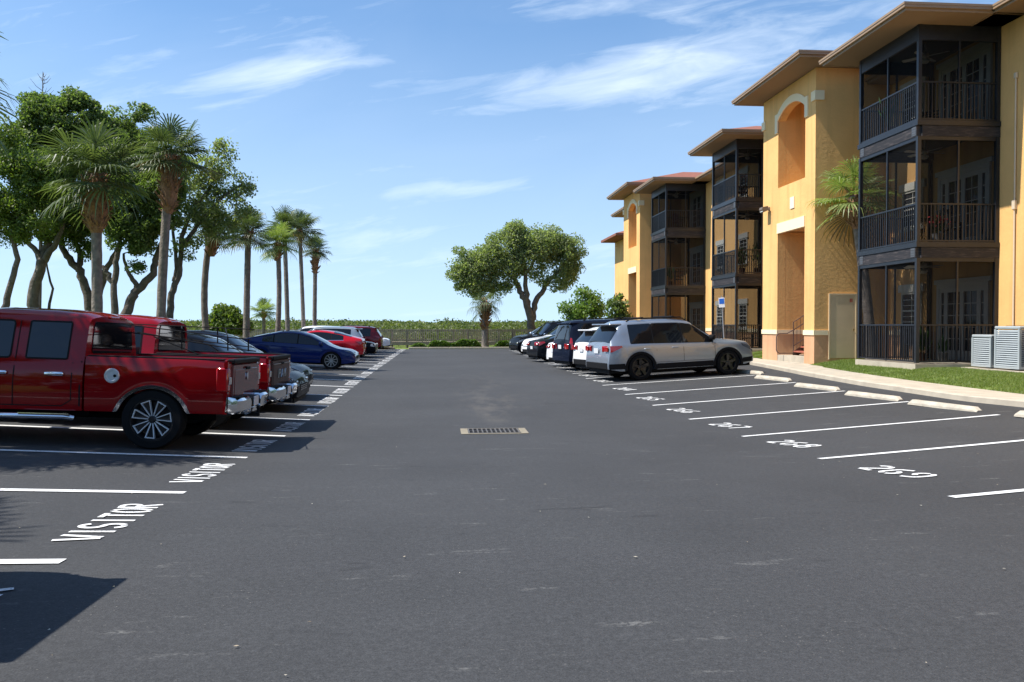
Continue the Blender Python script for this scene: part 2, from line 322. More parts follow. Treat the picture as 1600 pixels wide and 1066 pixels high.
# kerb + sidewalk on the right
def sidewalk():
    mb=MB(); ys_=np.arange(-14,62.01,.5)
    prof=lambda y:[(kx(y),g(kx(y),y)-.15),(kx(y)+.012,sidez(y)-.02),(kx(y)+.035,sidez(y)),(kx(y)+.16,sidez(y)+.004),(kx(y)+.165,sidez(y)-.004),(kx(y)+.175,sidez(y)-.004),(kx(y)+.18,sidez(y)+.004),(kx(y)+1.3,sidez(y)+.012),(kx(y)+1.31,sidez(y)-.1)]
    vs=[];m=9
    for y in ys_: vs+=[(x,y,z) for x,z in prof(y)]
    fs=[(i*m+k,(i+1)*m+k,(i+1)*m+k+1,i*m+k+1) for i in range(len(ys_)-1) for k in range(m-1)]
    mb.add(vs,fs)
    # apron to the stair entry
    y0,y1=27.3,31.2
    pts=[(kx(26.0)+1.27,26.0),(12.86,27.4),(13.4,28.0),(13.4,31),(12.86,32.2),(kx(33)+1.27,33.2)]
    mb.prism([(p[0],p[1]) for p in pts],-.2,sidez(29)+.02,'z')
    o=struct(mb.build('sidewalk',CONC,smooth=40)); return o
sidewalk()
# end kerb
mb=MB()
for x0,x1 in ((-8,-3.35),(-2.35,12.)):
    for a in np.arange(x0,x1,1.5):
        b=min(a+1.5,x1); za=float(g(a,END)); mb.box((a+.006,END,za-.2),(b-.006,END+.22,float(g((a+b)/2,END))+.13),bev=.02)
struct(mb.build('end_kerb',CONC))
# ------------------------------------------------------------------ markings
PAINT=wornpaint()
def strip(pts,w,zoff=.008):
    """thick polyline laid on the lot, pts = world XY"""
    vs=[];fs=[]
    P=[Vector((p[0],p[1])) for p in pts]
    for i,p in enumerate(P):
        t=(P[min(i+1,len(P)-1)]-P[max(i-1,0)]); t.normalize(); n=Vector((-t.y,t.x))*w/2
        for q in (p+n,p-n): vs.append((q.x,q.y,float(g(q.x,q.y))+zoff))
        if i: fs.append((2*i-2,2*i-1,2*i+1,2*i))
    return vs,fs
def stripe(name,a,b,w=.1):
    n=max(2,int((Vector(b)-Vector(a)).length/.35)); pts=[(a[0]+(b[0]-a[0])*k/n,a[1]+(b[1]-a[1])*k/n) for k in range(n+1)]
    vs,fs=strip(pts,w); mb=MB(); mb.add(vs,fs); return mb.build(name,PAINT,LOT,recalc=False)
LY=[5.69,8.32,10.93,13.58,16.1,18.73,21.37,24.08,26.5]+[29.2+2.62*k for k in range(13)]
for y in [.45,3.07]+LY: stripe('stall_stripe',(-2.5,y),(-7.7,y+.02),.12)
RY=[7.34-2.77,7.34,10.05,12.73,15.54,18.3,21.09,24.1]+[26.9+2.78*k for k in range(12)]
CS,SN=math.cos(R(12)),math.sin(R(12))
for y in RY: stripe('stall_stripe',(4.78,y),(4.78+5.15*CS,y+5.15*SN*.95),.1)
for k in range(3): stripe('stall_stripe',(5.1+k*.0,26.9+.1+k*.9),(5.6,26.9+.2+k*.9),.08)
# stroke glyphs: list of polylines in unit box (w .62, h 1); gaps make the stencil
def arc(cx,cy,rx,ry,a0,a1,n=10): return [(cx+rx*math.cos(R(a0+(a1-a0)*k/n)),cy+ry*math.sin(R(a0+(a1-a0)*k/n))) for k in range(n+1)]
GL={
'V':[[(0,1),(.25,.06)],[(.62,1),(.37,.06)]],
'I':[[(.31,0),(.31,1)]],
'S':[arc(.31,.74,.27,.24,25,110)+arc(.31,.74,.27,.24,120,250,8)+[(.36,.48)],[(.3,.49)]+arc(.31,.26,.27,.24,70,-60,10),arc(.31,.26,.27,.24,-85,-160,8)],
'T':[[(0,.95),(.62,.95)],[(.31,.86),(.31,0)]],
'O':[arc(.31,.5,.27,.45,100,260,14),arc(.31,.5,.27,.45,80,-80,14)],
'R':[[(.06,0),(.06,1)],[(.14,.95),(.38,.95)]+arc(.38,.74,.2,.21,90,-90,8)+[(.14,.53)],[(.3,.46),(.6,0)]],
'2':[arc(.31,.72,.26,.24,160,80,6),arc(.31,.72,.26,.24,65,-30,8)+[(.08,.06)],[(.1,.05),(.6,.05)]],
'6':[[(.5,.96),(.3,.88)]+arc(.31,.5,.26,.4,125,175,5)+arc(.31,.28,.26,.24,180,255,6),arc(.31,.28,.26,.24,285,440,12),],
'9':[arc(.31,.72,.26,.24,100,255,12),arc(.31,.72,.26,.24,75,0,6)+arc(.31,.5,.26,.42,-5,-50,5)+[(.15,.05)]],
'8':[arc(.31,.74,.22,.21,100,260,10),arc(.31,.74,.22,.21,80,-80,10),arc(.31,.27,.26,.23,100,260,10),arc(.31,.27,.26,.23,80,-80,10)],
'7':[[(.04,.95),(.58,.95)],[(.58,.88),(.42,.5),(.28,0)]],
'5':[[(.56,.95),(.12,.95),(.1,.58)],[(.12,.6)]+arc(.3,.3,.27,.27,100,-60,12),arc(.3,.3,.27,.27,-85,-150,5)],
'4':[[(.42,0),(.42,1)],[(.36,.95),(.03,.33),(.33,.3)],[(.5,.3),(.62,.3)]],
'3':[arc(.29,.74,.25,.22,150,80,5),arc(.29,.74,.25,.22,65,-80,9),arc(.29,.27,.28,.24,80,-70,10),arc(.29,.27,.28,.24,-90,-160,5)],
'1':[[(.12,.8),(.34,.97),(.34,0)]],
'0':[arc(.31,.5,.27,.45,100,260,14),arc(.31,.5,.27,.45,80,-80,14)]}
def word(name,txt,org,right,up,h,cw,sp,sw=.055):
    """org world XY of lower-left, right/up unit 2D vectors, h letter height, cw letter width, sp advance"""
    mb=MB()
    for i,ch in enumerate(txt):
        for pl in GL[ch]:
            P=[(org[0]+right[0]*(i*sp+x/.62*cw)+up[0]*y*h,org[1]+right[1]*(i*sp+x/.62*cw)+up[1]*y*h) for x,y in pl]
            vs,fs=strip(P,sw,.009); mb.add(vs,fs)
    return mb.build(name,PAINT,LOT,recalc=False)
ys0=[3.95-.35]+LY
for k,y in enumerate([3.07]+LY[:-1]):
    word('visitor_lettering','VISITOR',(-2.50,y+.60),(0,1),(-1,0),.34,.165,.205,.052)
for k,y in enumerate(RY[:-1]):
    n=270-k
    rt=(math.sin(R(12)),-math.cos(R(12))); up=(CS,SN)
    word('stall_number',str(n),(4.83,y+1.88),rt,up,.40,.22,.31,.062)
# ------------------------------------------------------------------ wheel stops
stops=[('nearest wheel stop, cut off by the right edge of the photo',(10.0,12.45)),('second wheel stop from the right edge of the photo',(9.72,15.2)),('third wheel stop from the right edge, in front of the lawn',(9.60,17.6)),('fourth wheel stop from the right edge, in line with the near balcony tower',(9.55,20.25)),('fifth wheel stop from the right, clear of the silver SUV',(9.66,23.3)),('wheel stop half hidden at the nose of the silver SUV',(10.0,26.15))]
for nm,(sx,sy) in stops:
    mb=MB(); L_=1.75; prof=[(-.085,0),(-.08,.045),(-.045,.105),(.045,.105),(.08,.045),(.085,0)]
    vs=[];segs=[(-L_/2,.0),(-L_/2+.09,1),(-.5,1),(0,1),(.5,1),(L_/2-.09,1),(L_/2,0)]
    for yy,t in segs: vs+=[(x*(1 if t else .96),yy,z*(1 if t else .45)) for x,z in prof]
    m=6; fs=[(i*m+k,i*m+k+1,(i+1)*m+k+1,(i+1)*m+k) for i in range(len(segs)-1) for k in range(m-1)]+[tuple(range(m)),tuple(range((len(segs)-1)*m,len(segs)*m))[::-1]]
    mb.add(vs,fs); o=mb.build('wheel_stop',STOPC); o.location=(sx,sy,float(g(sx,sy))-.005); o.rotation_euler=(0,0,R(10))
    tag(o,'pale concrete '+nm,'wheel stop','wheel stops along the right kerb')
# ------------------------------------------------------------------ storm drain
dz=float(g(.9,13.9))
dr=thing('storm_drain','rectangular storm drain grate in the middle of the parking aisle','storm drain',(.9,13.92,dz))
mb=MB(); mb.box((-.56,-.36,.002),(.56,-.29,.014)); mb.box((-.56,.29,.002),(.56,.36,.014)); mb.box((-.56,-.29,.002),(-.44,.29,.014)); mb.box((.44,-.29,.002),(.56,.29,.014)); mb.build('frame',mat('drain_apron',(.23,.20,.145),.9,noise=(8,.2)),dr)
mb=MB(); mb.box((-.44,-.29,.003),(.44,-.27,.02)); mb.box((-.44,.27,.003),(.44,.29,.02))
for k in range(12): x=-.425+k*.0765; mb.box((x-.012,-.27,.003),(x+.012,.27,.018))
mb.box((-.44,-.005,.004),(.44,.005,.016))
mb.build('grate',mat('cast_iron',(.13,.12,.11),.6,metal=.4,noise=(20,.3)),dr)
mb=MB(); mb.box((-.44,-.29,.001),(.44,.29,.003)); mb.build('pit',mat('pit_shade',(.006,.006,.009),.9),dr)  # flat near-black sheet under the bars, painted in place of the pit's shade
# ================================================================== APARTMENT BUILDING
BLD=thing('apartment_building','three storey yellow stucco apartment block with screened dark balcony towers and tan eaves','building',(15.6,8,0))
BLD.location=(0,0,0)
XW=15.6; XB=13.18; XA=12.86
DK=[.34,3.71,7.08]; SOF=9.72; SOFA=10.25
FAS=mat('fascia_tan',(.29,.19,.11),.45,noise=(3,.06)); SHIN=None
def shingle():
    m=bpy.data.materials.new('roof_shingle'); m.use_nodes=True; nt=m.node_tree; N=nt.nodes; L=nt.links; b=N['Principled BSDF']
    tc=N.new('ShaderNodeTexCoord'); n=N.new('ShaderNodeTexNoise'); n.inputs['Scale'].default_value=7; n.inputs['Detail'].default_value=6; L.new(tc.outputs['Object'],n.inputs['Vector'])
    cr=N.new('ShaderNodeMix'); cr.data_type='RGBA'; cr.inputs['A'].default_value=(.17,.055,.035,1); cr.inputs['B'].default_value=(.32,.13,.085,1); L.new(n.outputs[0],cr.inputs['Factor']); L.new(cr.outputs['Result'],b.inputs['Base Color']); b.inputs['Roughness'].default_value=.95
    w=N.new('ShaderNodeTexWave'); w.bands_direction='Z'; w.inputs['Scale'].default_value=6; w.inputs['Distortion'].default_value=.6; L.new(tc.outputs['Object'],w.inputs['Vector'])
    bp=N.new('ShaderNodeBump'); bp.inputs['Strength'].default_value=.5; bp.inputs['Distance'].default_value=.02; L.new(w.outputs[0],bp.inputs['Height']); L.new(bp.outputs[0],b.inputs['Normal']); return m
SHIN=shingle()
def hip(x0,y0,x1,y1,ze,slope,name,ridge_open=True):
    """eave rect; ridge runs +X starting half width in; back gable open into the main roof"""
    mb=MB(); h=(y1-y0)/2; yc=(y0+y1)/2; zr=ze+slope*h
    zt=ze+.02
    mb.add([(x0,y0,zt),(x1,y0,zt),(x1,y1,zt),(x0,y1,zt),(x0+h,yc,zr),(x1,yc,zr)],[(0,1,5,4),(3,0,4),(2,3,4,5),(1,2,5)],0)
    r=mb.build(name,SHIN,BLD)
    mb=MB(); f=.17
    for a,b in (((x0-.012,y0-.012,ze-f),(x1,y0+.03,ze+.015)),((x0-.012,y1-.03,ze-f),(x1,y1+.012,ze+.015)),((x0-.012,y0+.03,ze-f),(x0+.03,y1-.03,ze+.015))): mb.box(a,b)
    # gutter lip
    for a,b in (((x0-.10,y0-.10,ze-.03),(x1,y0-.012,ze+.03)),((x0-.10,y1+.012,ze-.03),(x1,y1+.10,ze+.03)),((x0-.10,y0-.012,ze-.03),(x0-.012,y1+.012,ze+.03)),
                ((x0-.085,y0-.085,ze-.10),(x1,y0-.012,ze-.03)),((x0-.085,y0-.012,ze-.10),(x0-.012,y1+.012,ze-.03)),((x0-.085,y1+.012,ze-.10),(x1,y1+.085,ze-.03))): mb.box(a,b)
    mb.box((x0+.03,y0+.03,ze-f+.01),(x1,y1-.03,ze-f+.04),1)
    mb.build('fascia',[FAS,mat('soffit_tan',(.25,.16,.09),.8)],r)
    return r
def window(y0,y1,z0,z1,x=XW,trim=True,nx=2,nz=3):
    mb=MB(); t=.07
    mb.box((x-.05,y0,z0),(x-.003,y0+t,z1)); mb.box((x-.05,y1-t,z0),(x-.003,y1,z1)); mb.box((x-.05,y0+t,z0),(x-.003,y1-t,z0+t)); mb.box((x-.05,y0+t,z1-t),(x-.003,y1-t,z1))
    mb.box((x-.045,y0+t,(z0+z1)/2-.025),(x-.006,y1-t,(z0+z1)/2+.025))
    for k in range(1,nx): yy=y0+t+(y1-y0-2*t)*k/nx; mb.box((x-.03,yy-.012,z0+t),(x-.008,yy+.012,z1-t))
    for k in range(1,nz*2): zz=z0+t+(z1-z0-2*t)*k/(nz*2); mb.box((x-.031,y0+t,zz-.01),(x-.009,y1-t,zz+.01))
    if trim: mb.box((x-.08,y0-.14,z1+.002),(x-.002,y1+.14,z1+.26)); mb.box((x-.09,y0-.1,z0-.1),(x-.002,y1+.1,z0-.002))
    w=mb.build('window',WHT,BLD)
    mb=MB(); mb.box((x-.012,y0+t,z0+t),(x-.002,y1-t,z1-t)); mb.build('glass',GLASS2,w); return w
# main wing wall (with terracotta base and trim band)
def wall_main():
    mb=MB(); mb.box((XW,6,1.2),(27,64,SOF+.02)); mb.build('wall',YEL,BLD)
    mb=MB(); mb.box((XW+.004,6.002,-.6),(26.9,63.9,1.2)); mb.build('base_wall',TER,BLD)
    mb=MB(); mb.box((XW-.03,6,1.06),(XW+.01,21.9,1.23)); mb.box((XW-.03,25.3,1.06),(XW+.01,35.9,1.23)); mb.box((XW-.03,39.4,1.06),(XW+.01,47.5,1.23)); mb.build('band_course',CREAM,BLD)
    hip(14.7,5,29,21.0,9.88,.33,'roof')
    mb=MB(); mb.add([(14.75,10,9.9),(21.5,10,12.1),(21.5,66,12.1),(14.75,66,9.9),(28.2,10,9.9),(28.2,66,9.9)],[(0,1,2,3),(1,4,5,2),(0,4,1),(3,2,5)]); r=mb.build('roof',SHIN,BLD)
    mb=MB(); mb.box((14.7,20.9,9.71),(14.74,65,9.885)); mb.box((14.745,20.9,9.72),(15.6,65,9.74)); mb.box((14.61,20.9,9.80),(14.695,65,9.9)); mb.build('fascia',FAS,r)
wall_main()
SCR=[screenmat(.45),screenmat(.76)]  # denser copy puts the balconies' inner shade into the camera-facing screens
def weathered():
    m=mat('weathered_beam',(.05,.043,.042),.75); nt=m.node_tree; N=nt.nodes; L=nt.links; b=N['Principled BSDF']
    tc=N.new('ShaderNodeTexCoord'); mp=N.new('ShaderNodeMapping'); mp.inputs['Scale'].default_value=(1.6,1.6,14); L.new(tc.outputs['Object'],mp.inputs[0])
    n=N.new('ShaderNodeTexNoise'); n.inputs['Scale'].default_value=1.6; n.inputs['Detail'].default_value=8; n.inputs['Roughness'].default_value=.65; L.new(mp.outputs[0],n.inputs['Vector'])
    r=N.new('ShaderNodeMapRange'); r.inputs[1].default_value=.5; r.inputs[2].default_value=.66; L.new(n.outputs[0],r.inputs[0])
    mx=N.new('ShaderNodeMix'); mx.data_type='RGBA'; mx.inputs['A'].default_value=(.016,.015,.018,1); mx.inputs['B'].default_value=(.075,.06,.058,1); L.new(r.outputs[0],mx.inputs['Factor']); L.new(mx.outputs['Result'],b.inputs['Base Color']); return m
BEAM=weathered()
def balcony(y0,y1,lvl,detail=True):
    z=DK[lvl]; top=(DK[lvl+1]-.45) if lvl<2 else SOF-.02
    # frame: deck, beams, posts
    mb=MB(); dt=.06
    if lvl>0:
        mb.box((XB+.01,y0+.01,z-.12),(XW-.01,y1-.01,z-.002),1)                       # deck
        mb.box((XB-.03,y0-.03,z-.13),(XB+.055,y1+.03,z+.01),0)                        # edge boards
        mb.box((XB+.055,y0-.03,z-.13),(XW-.01,y0+.055,z+.01),0); mb.box((XB+.055,y1-.055,z-.13),(XW-.01,y1+.03,z+.01),0)
        mb.box((XB-.005,y0+.06,z-.43),(XB+.12,y1-.06,z-.135),2)                        # beams
        mb.box((XB+.125,y0-.005,z-.43),(XW-.01,y0+.12,z-.135),2); mb.box((XB+.125,y1-.12,z-.43),(XW-.01,y1+.005,z-.135),2)
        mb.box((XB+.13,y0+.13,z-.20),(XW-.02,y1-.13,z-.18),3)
    else:
        mb.box((XB-.04,y0-.04,-.25),(XW-.01,y1+.04,z-.02),4)
    pw=.1; zt=top+.02; zb=z+.012
    for (x,y) in ((XB,y0),(XB,y1-pw),(XW-.02-pw,y0),(XW-.02-pw,y1-pw)): mb.box((x,y,zb),(x+pw,y+pw,zt))
    ym=(y0+y1)/2; xm=(XB+XW)/2; q=.05
    mb.box((XB+.02,ym-q/2,zb),(XB+.07,ym+q/2,zt)); mb.box((xm-q/2,y0+.02,zb),(xm+q/2,y0+.07,zt)); mb.box((xm-q/2,y1-.07,zb),(xm+q/2,y1-.02,zt))
    hd=.10 if lvl<2 else .42
    mb.box((XB+.012,y0+pw,zt-hd),(XB+.085,y1-pw,zt)); mb.box((XB+pw,y0+.012,zt-hd),(XW-.12,y0+.085,zt)); mb.box((XB+pw,y1-.085,zt-hd),(XW-.12,y1-.012,zt))
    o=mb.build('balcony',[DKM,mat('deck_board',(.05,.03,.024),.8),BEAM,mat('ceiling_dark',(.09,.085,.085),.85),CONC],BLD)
    if lvl>0:
        mb=MB()
        for yy in (y0+.09,y1-.33):
            mb.box((XB-.012,yy,z-.40),(XB-.006,yy+.2,z-.15))
            for a in (.04,.1,.16):
                for b in (.05,.12,.19): mb.lathe([(0,-.022),(.012,-.02),(.012,0)],(XB,yy+a,z-.4+b),'x',6)
        mb.build('bracket',mat('bracket_metal',(.10,.105,.115),.5,metal=.3),o)
    # railing
    mb=MB(); rt=z+1.08
    def run(a,b,ax):
        n=int((b-a)/.105)
        for k in range(1,n):
            t=a+(b-a)*k/n
            if ax=='y': mb.box((XB+.03,t-.011,z+.07),(XB+.055,t+.011,rt-.03))
            elif ax=='x0': mb.box((t-.011,y0+.03,z+.07),(t+.011,y0+.055,rt-.03))
            else: mb.box((t-.011,y1-.055,z+.07),(t+.011,y1-.03,rt-.03))
    for a,b in ((y0+pw,ym-q/2),(ym+q/2,y1-pw)):
        run(a,b,'y')
        for z0,z1 in ((rt-.03,rt+.012),(z+.03,z+.07)): mb.box((XB+.02,a,z0),(XB+.07,b,z1))
    for a,b in ((XB+pw,xm-q/2),(xm+q/2,XW-.12)):
        run(a,b,'x0'); run(a,b,'x1')
        for z0,z1 in ((rt-.03,rt+.012),(z+.03,z+.07)):
            mb.box((a,y0+.02,z0),(b,y0+.07,z1)); mb.box((a,y1-.07,z0),(b,y1-.02,z1))
    mb.build('railing',DKM,o)
    mb=MB()
    for a,b in ((y0+pw,ym-q/2),(ym+q/2,y1-pw)): mb.add([(XB+.062,a,z+.02),(XB+.062,b,z+.02),(XB+.062,b,zt-hd),(XB+.062,a,zt-hd)],[(0,1,2,3)])
    for a,b in ((XB+pw,xm-q/2),(xm+q/2,XW-.12)):
        for yy,mi_ in ((y0+.062,1),(y1-.062,0)): mb.add([(a,yy,z+.02),(b,yy,z+.02),(b,yy,zt-hd),(a,yy,zt-hd)],[(0,1,2,3)],mi_)
    mb.build('insect_screen',SCR,o,recalc=False)
    # french doors on the back wall
    mb=MB(); x=XW-.006; a,b=y0+.35,y1-.45; zt2=z+2.33; tr=.12
    mb.box((x-.07,a,z+.005),(x,a+tr,zt2)); mb.box((x-.07,b-tr,z+.005),(x,b,zt2)); mb.box((x-.07,a+tr,zt2-tr),(x,b-tr,zt2)); mb.box((x-.085,a-.12,zt2),(x,b+.12,zt2+.14))
    segs=[a+tr,a+tr+.32]; w=(b-a-2*tr-.64)/2; segs=[(a+tr,a+tr+.32),(a+tr+.32,a+tr+.32+w),(a+tr+.32+w,b-tr-.32),(b-tr-.32,b-tr)]
    gl=MB()
    for s0,s1 in segs:
        st=.09
        mb.box((x-.05,s0,z+.01),(x-.01,s0+st,zt2-tr)); mb.box((x-.05,s1-st,z+.01),(x-.01,s1,zt2-tr)); mb.box((x-.05,s0+st,z+.01),(x-.01,s1-st,z+.3)); mb.box((x-.05,s0+st,zt2-tr-.14),(x-.01,s1-st,zt2-tr))
        gl.box((x-.02,s0+st,z+.3),(x-.012,s1-st,zt2-tr-.14))
        for k in range(1,5): zz=z+.3+(zt2-tr-.44-z)*k/5; mb.box((x-.035,s0+st,zz-.012),(x-.021,s1-st,zz+.012))
        if s1-s0>.4: mb.box((x-.036,(s0+s1)/2-.012,z+.3),(x-.0205,(s0+s1)/2+.012,zt2-tr-.14))
    d=mb.build('french_door',WHT,BLD); gl.build('glass',GLASS2,d)
    return o
TOW=[(21.9,25.15),(36.0,39.3),(47.6,50.9)]
for y0,y1 in TOW:
    for l in range(3): balcony(y0,y1,l)
    hip(XB-.93,y0-.93,19,y1+.55,9.88,.33,'roof')
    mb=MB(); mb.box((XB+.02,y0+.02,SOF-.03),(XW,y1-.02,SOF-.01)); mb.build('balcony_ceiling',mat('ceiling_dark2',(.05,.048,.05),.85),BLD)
# arch / stair towers
def arch_tower(y0,y1,x0=XA,ya=None,yb=None,door=True):
    ya=y0+.9 if ya is None else ya; yb=y1-1.4 if yb is None else yb
    zt=SOFA; t=.3; base=-.2; bz=1.08
    # front skin: polygon with openings, built as pieces (no coplanar overlap)
    mb=MB(); X0,X1=x0,x0+t
    mb.box((X0,y0,bz),(X1,ya,zt)); mb.box((X0,yb,bz),(X1,y1,zt))
    mb.box((X0,ya,4.96),(X1,yb,6.63))
    n=14; yc=(ya+yb)/2; hw=(yb-ya)/2; sp=9.18; rise=.38; Rr=(hw*hw+rise*rise)/(2*rise); zc=sp+rise-Rr
    pts=[(ya+(yb-ya)*k/n, zc+math.sqrt(max(0,Rr*Rr-((ya+(yb-ya)*k/n)-yc)**2))) for k in range(n+1)]
    for k in range(n):
        (a,za),(b,zb)=pts[k],pts[k+1]
        mb.add([(X0,a,za),(X0,b,zb),(X0,b,zt),(X0,a,zt),(X1,a,za),(X1,b,zb)],[(0,1,2,3),(0,4,5,1)])
    dp=3.2
    mb.box((X1,y0,bz),(XW+.002,y0+t,zt)); mb.box((X1,y1-t,bz),(XW+.002,y1,zt))          # side walls
    mb.box((X1,ya-.3,bz),(X1+dp-.9,ya-.002,4.96),0); mb.box((X1,yb+.002,bz),(X1+dp-.9,yb+.3,4.96),0)  # recess cheeks
    mb.box((X1,ya-.3,6.3),(X1+dp-.9,ya-.002,zt-.1),0); mb.box((X1,yb+.002,6.3),(X1+dp-.9,yb+.3,zt-.1),0)
    mb.box((X1,ya-.3,4.99),(X1+dp-.9,yb+.3,5.2),0); mb.box((X1,ya-.3,6.33),(X1+dp-.9,yb+.3,6.6),0)
    mb.box((X1+dp-.9,ya-.6,-.2),(X1+dp-.7,yb+.6,zt-.1),0); mb.box((X1+.01,ya-.3,zt-.3),(X1+dp-.9,yb+.3,zt-.2),0)
    mb.build('stair_tower_wall',YEL,BLD)
    mb=MB()
    mb.box((X0+.004,y0+.004,base),(X1,ya,bz-.002)); mb.box((X0+.004,yb,base),(X1,y1-.004,bz-.002)); mb.box((X1,y0+.004,base),(XW,y0+t,bz-.002)); mb.box((X1,y1-t,base),(XW,y1-.004,bz-.002))
    mb.box((X1,ya-.3,base),(X1+dp-.9,ya-.002,bz-.002)); mb.box((X1,yb+.002,base),(X1+dp-.9,yb+.3,bz-.002))
    mb.build('stair_tower_base',TER,BLD)
    h0,h1=bz-.02,bz+.15; p=.03
    for bx in (((X0-p,y0-p,h0),(X0+.001,ya+p,h1),(X0+.001,y0-p,h0),(13.35,y0+.001,h1),(X0+.001,ya,h0),(X1+1.9,ya+.02,h1)),((X0-p,yb-p,h0),(X0+.001,y1+p,h1),(X0+.001,yb-.02,h0),(X1+1.9,yb,h1))):
        mb=MB()
        for k in range(0,len(bx),2): mb.box(bx[k],bx[k+1])
        mb.build('band_course',CREAM,BLD)
    mb=MB(); mb.box((X0-.035,ya-.02,4.90),(X0+.1,yb+.02,5.28)); mb.build('lintel',CREAM,BLD)
    mb=MB()
    for k in range(n):
        (a,za),(b,zb)=pts[k],pts[k+1]
        w=.27; mb.add([(X0-.045,a,za-.0),(X0-.045,b,zb-.0),(X0-.045,b,zb+w),(X0-.045,a,za+w),(X0+.05,a,za),(X0+.05,b,zb),(X0+.05,b,zb+w),(X0+.05,a,za+w)],[(0,1,2,3),(0,4,5,1),(3,2,6,7)])
    mb.box((X0-.045,ya-.24,sp-.45),(X0+.02,ya-.0,sp+.27)); mb.box((X0-.045,yb+.0,sp-.45),(X0+.02,yb+.24,sp+.27)); mb.build('arch_trim',CREAM,BLD)
    mb=MB(); mb.box((X0-.06,y0-.06,9.14),(X0+.28,y0+.25,9.46)); mb.build('corner_block',CREAM,BLD)
    mb=MB(); mb.box((X0-.06,y1-.25,9.14),(X0+.1,y1+.06,9.46)); mb.build('corner_block',CREAM,BLD)
    mb=MB(); mb.box((X0+.02,ya,-.1),(X1+2.3,yb,.27)); mb.build('entry_floor',CONC,BLD)
    hip(x0-1.03,y0-1.05,20,y1+.45,10.42,.33,'roof')
    mb=MB(); mb.box((X1,y0+.05,SOFA-.02),(17,y1-.05,SOFA-.0)); mb.build('soffit',FAS,BLD)
    return ya,yb
YA,YBB=arch_tower(27.5,32.1,ya=28.3,yb=30.65)
arch_tower(52.6,57.3,ya=53.5,yb=55.8)
# far wings seen past the second stair tower
mb=MB(); mb.box((14.7,59.2,-.4),(24,62.6,9.7)); mb.build('wall',YEL,BLD)
hip(13.2,58.6,24,62.9,9.88,.33,'roof')
mb=MB(); mb.box((15.9,69,-.6),(26,74.5,8.95)); o=mb.build('neighbouring_building',YEL); tag(o,'next yellow building mostly hidden past the far end of the apartment block','building')
mb=MB(); mb.add([(14.6,68,9.1),(27,68,9.1),(27,74.5,9.1),(14.6,74.5,9.1),(17.8,71.2,10.1),(24,71.2,10.1),(14.6,68,8.9),(27,68,8.9),(27,74.5,8.9),(14.6,74.5,8.9)],[(0,1,5,4),(1,2,5),(2,3,4,5),(3,0,4),(0,6,7,1),(0,3,9,6),(6,7,8,9)]); mb.build('roof',[SHIN],o)
# windows in the gaps beside the balconies
for ys_ in ((25.55,26.75),(40.9,42.0),(44.4,45.5)):
    for z in DK: window(ys_[0],ys_[1],z+.92,z+2.16)
for y in (9,13,17): 
    for z in DK: window(y,y+1.1,z+.92,z+2.16)
# utility door on the camera-facing side of the first stair tower
mb=MB(); y=27.5
mb.box((13.37,y-.04,.22),(13.42,y-.002,2.50)); mb.box((14.33,y-.04,.22),(14.38,y-.002,2.50)); mb.box((13.42,y-.04,2.44),(14.33,y-.002,2.50)); mb.box((13.42,y-.025,.27),(14.33,y-.003,2.44))
d=mb.build('utility_door',mat('door_tan',(.66,.51,.32),.5,noise=(2,.06)),BLD)
mb=MB(); mb.lathe([(0,-.075),(.028,-.07),(.03,-.05),(.012,-.04),(.012,0)],(14.24,y-.025,1.25),'y',12); mb.build('handle',mat('brass',(.55,.42,.2),.3,metal=1),d)
mb=MB(); mb.box((14.12,y-.03,2.20),(14.155,y-.0255,2.32)); mb.box((14.175,y-.03,2.20),(14.21,y-.0255,2.32)); mb.build('door_number',mat('sign_red',(.6,.05,.04),.5),d)
# address plaque, wall lamp, conduit
mb=MB(); mb.box((XA-.03,29.15,5.68),(XA-.002,29.5,6.1)); mb.build('address_plaque',mat('plaque',(.78,.68,.52),.6),BLD)
lm=thing('wall_lamp','small bronze floodlight on the bright face of the near stair tower','lamp',(XA-.002,31.45,5.95))
mb=MB(); mb.box((-.03,-.06,-.08),(-.001,.06,.08),bev=.01); mb.tube([(-.03,0,0),(-.12,0,-.01)],.02); mb.build('bracket',mat('lamp_bronze',(.16,.12,.09),.5),lm)
mb=MB(); mb.prism([(-.12,.1),(-.34,.06),(-.36,-.03),(-.3,-.15),(-.1,-.06)],-.16,.16,'y'); mb.build('lamp_head',mat('lamp_bronze',(.16,.12,.09),.5),lm)
mb=MB(); mb.box((-.33,-.13,-.12),(-.29,.13,-.04),rz=0); mb.build('lens',mat('lamp_lens',(.6,.6,.55),.2),lm)
cdt=thing('wall_conduit','thin pale conduit pipe running up the sunlit wall beside the near balconies','pipe',(XW-.03,21.25,.2))
mb=MB(); mb.tube([(-.01,0,.6),(-.01,0,7.9)],.022); mb.build('pipe',mat('conduit',(.62,.50,.36),.6),cdt)
mb=MB(); mb.box((-.06,-.06,4.35),(.02,.06,4.6),bev=.01); mb.box((-.05,-.05,7.9),(.02,.05,8.05),bev=.01); mb.build('junction_box',mat('conduit',(.62,.50,.36),.6),cdt)
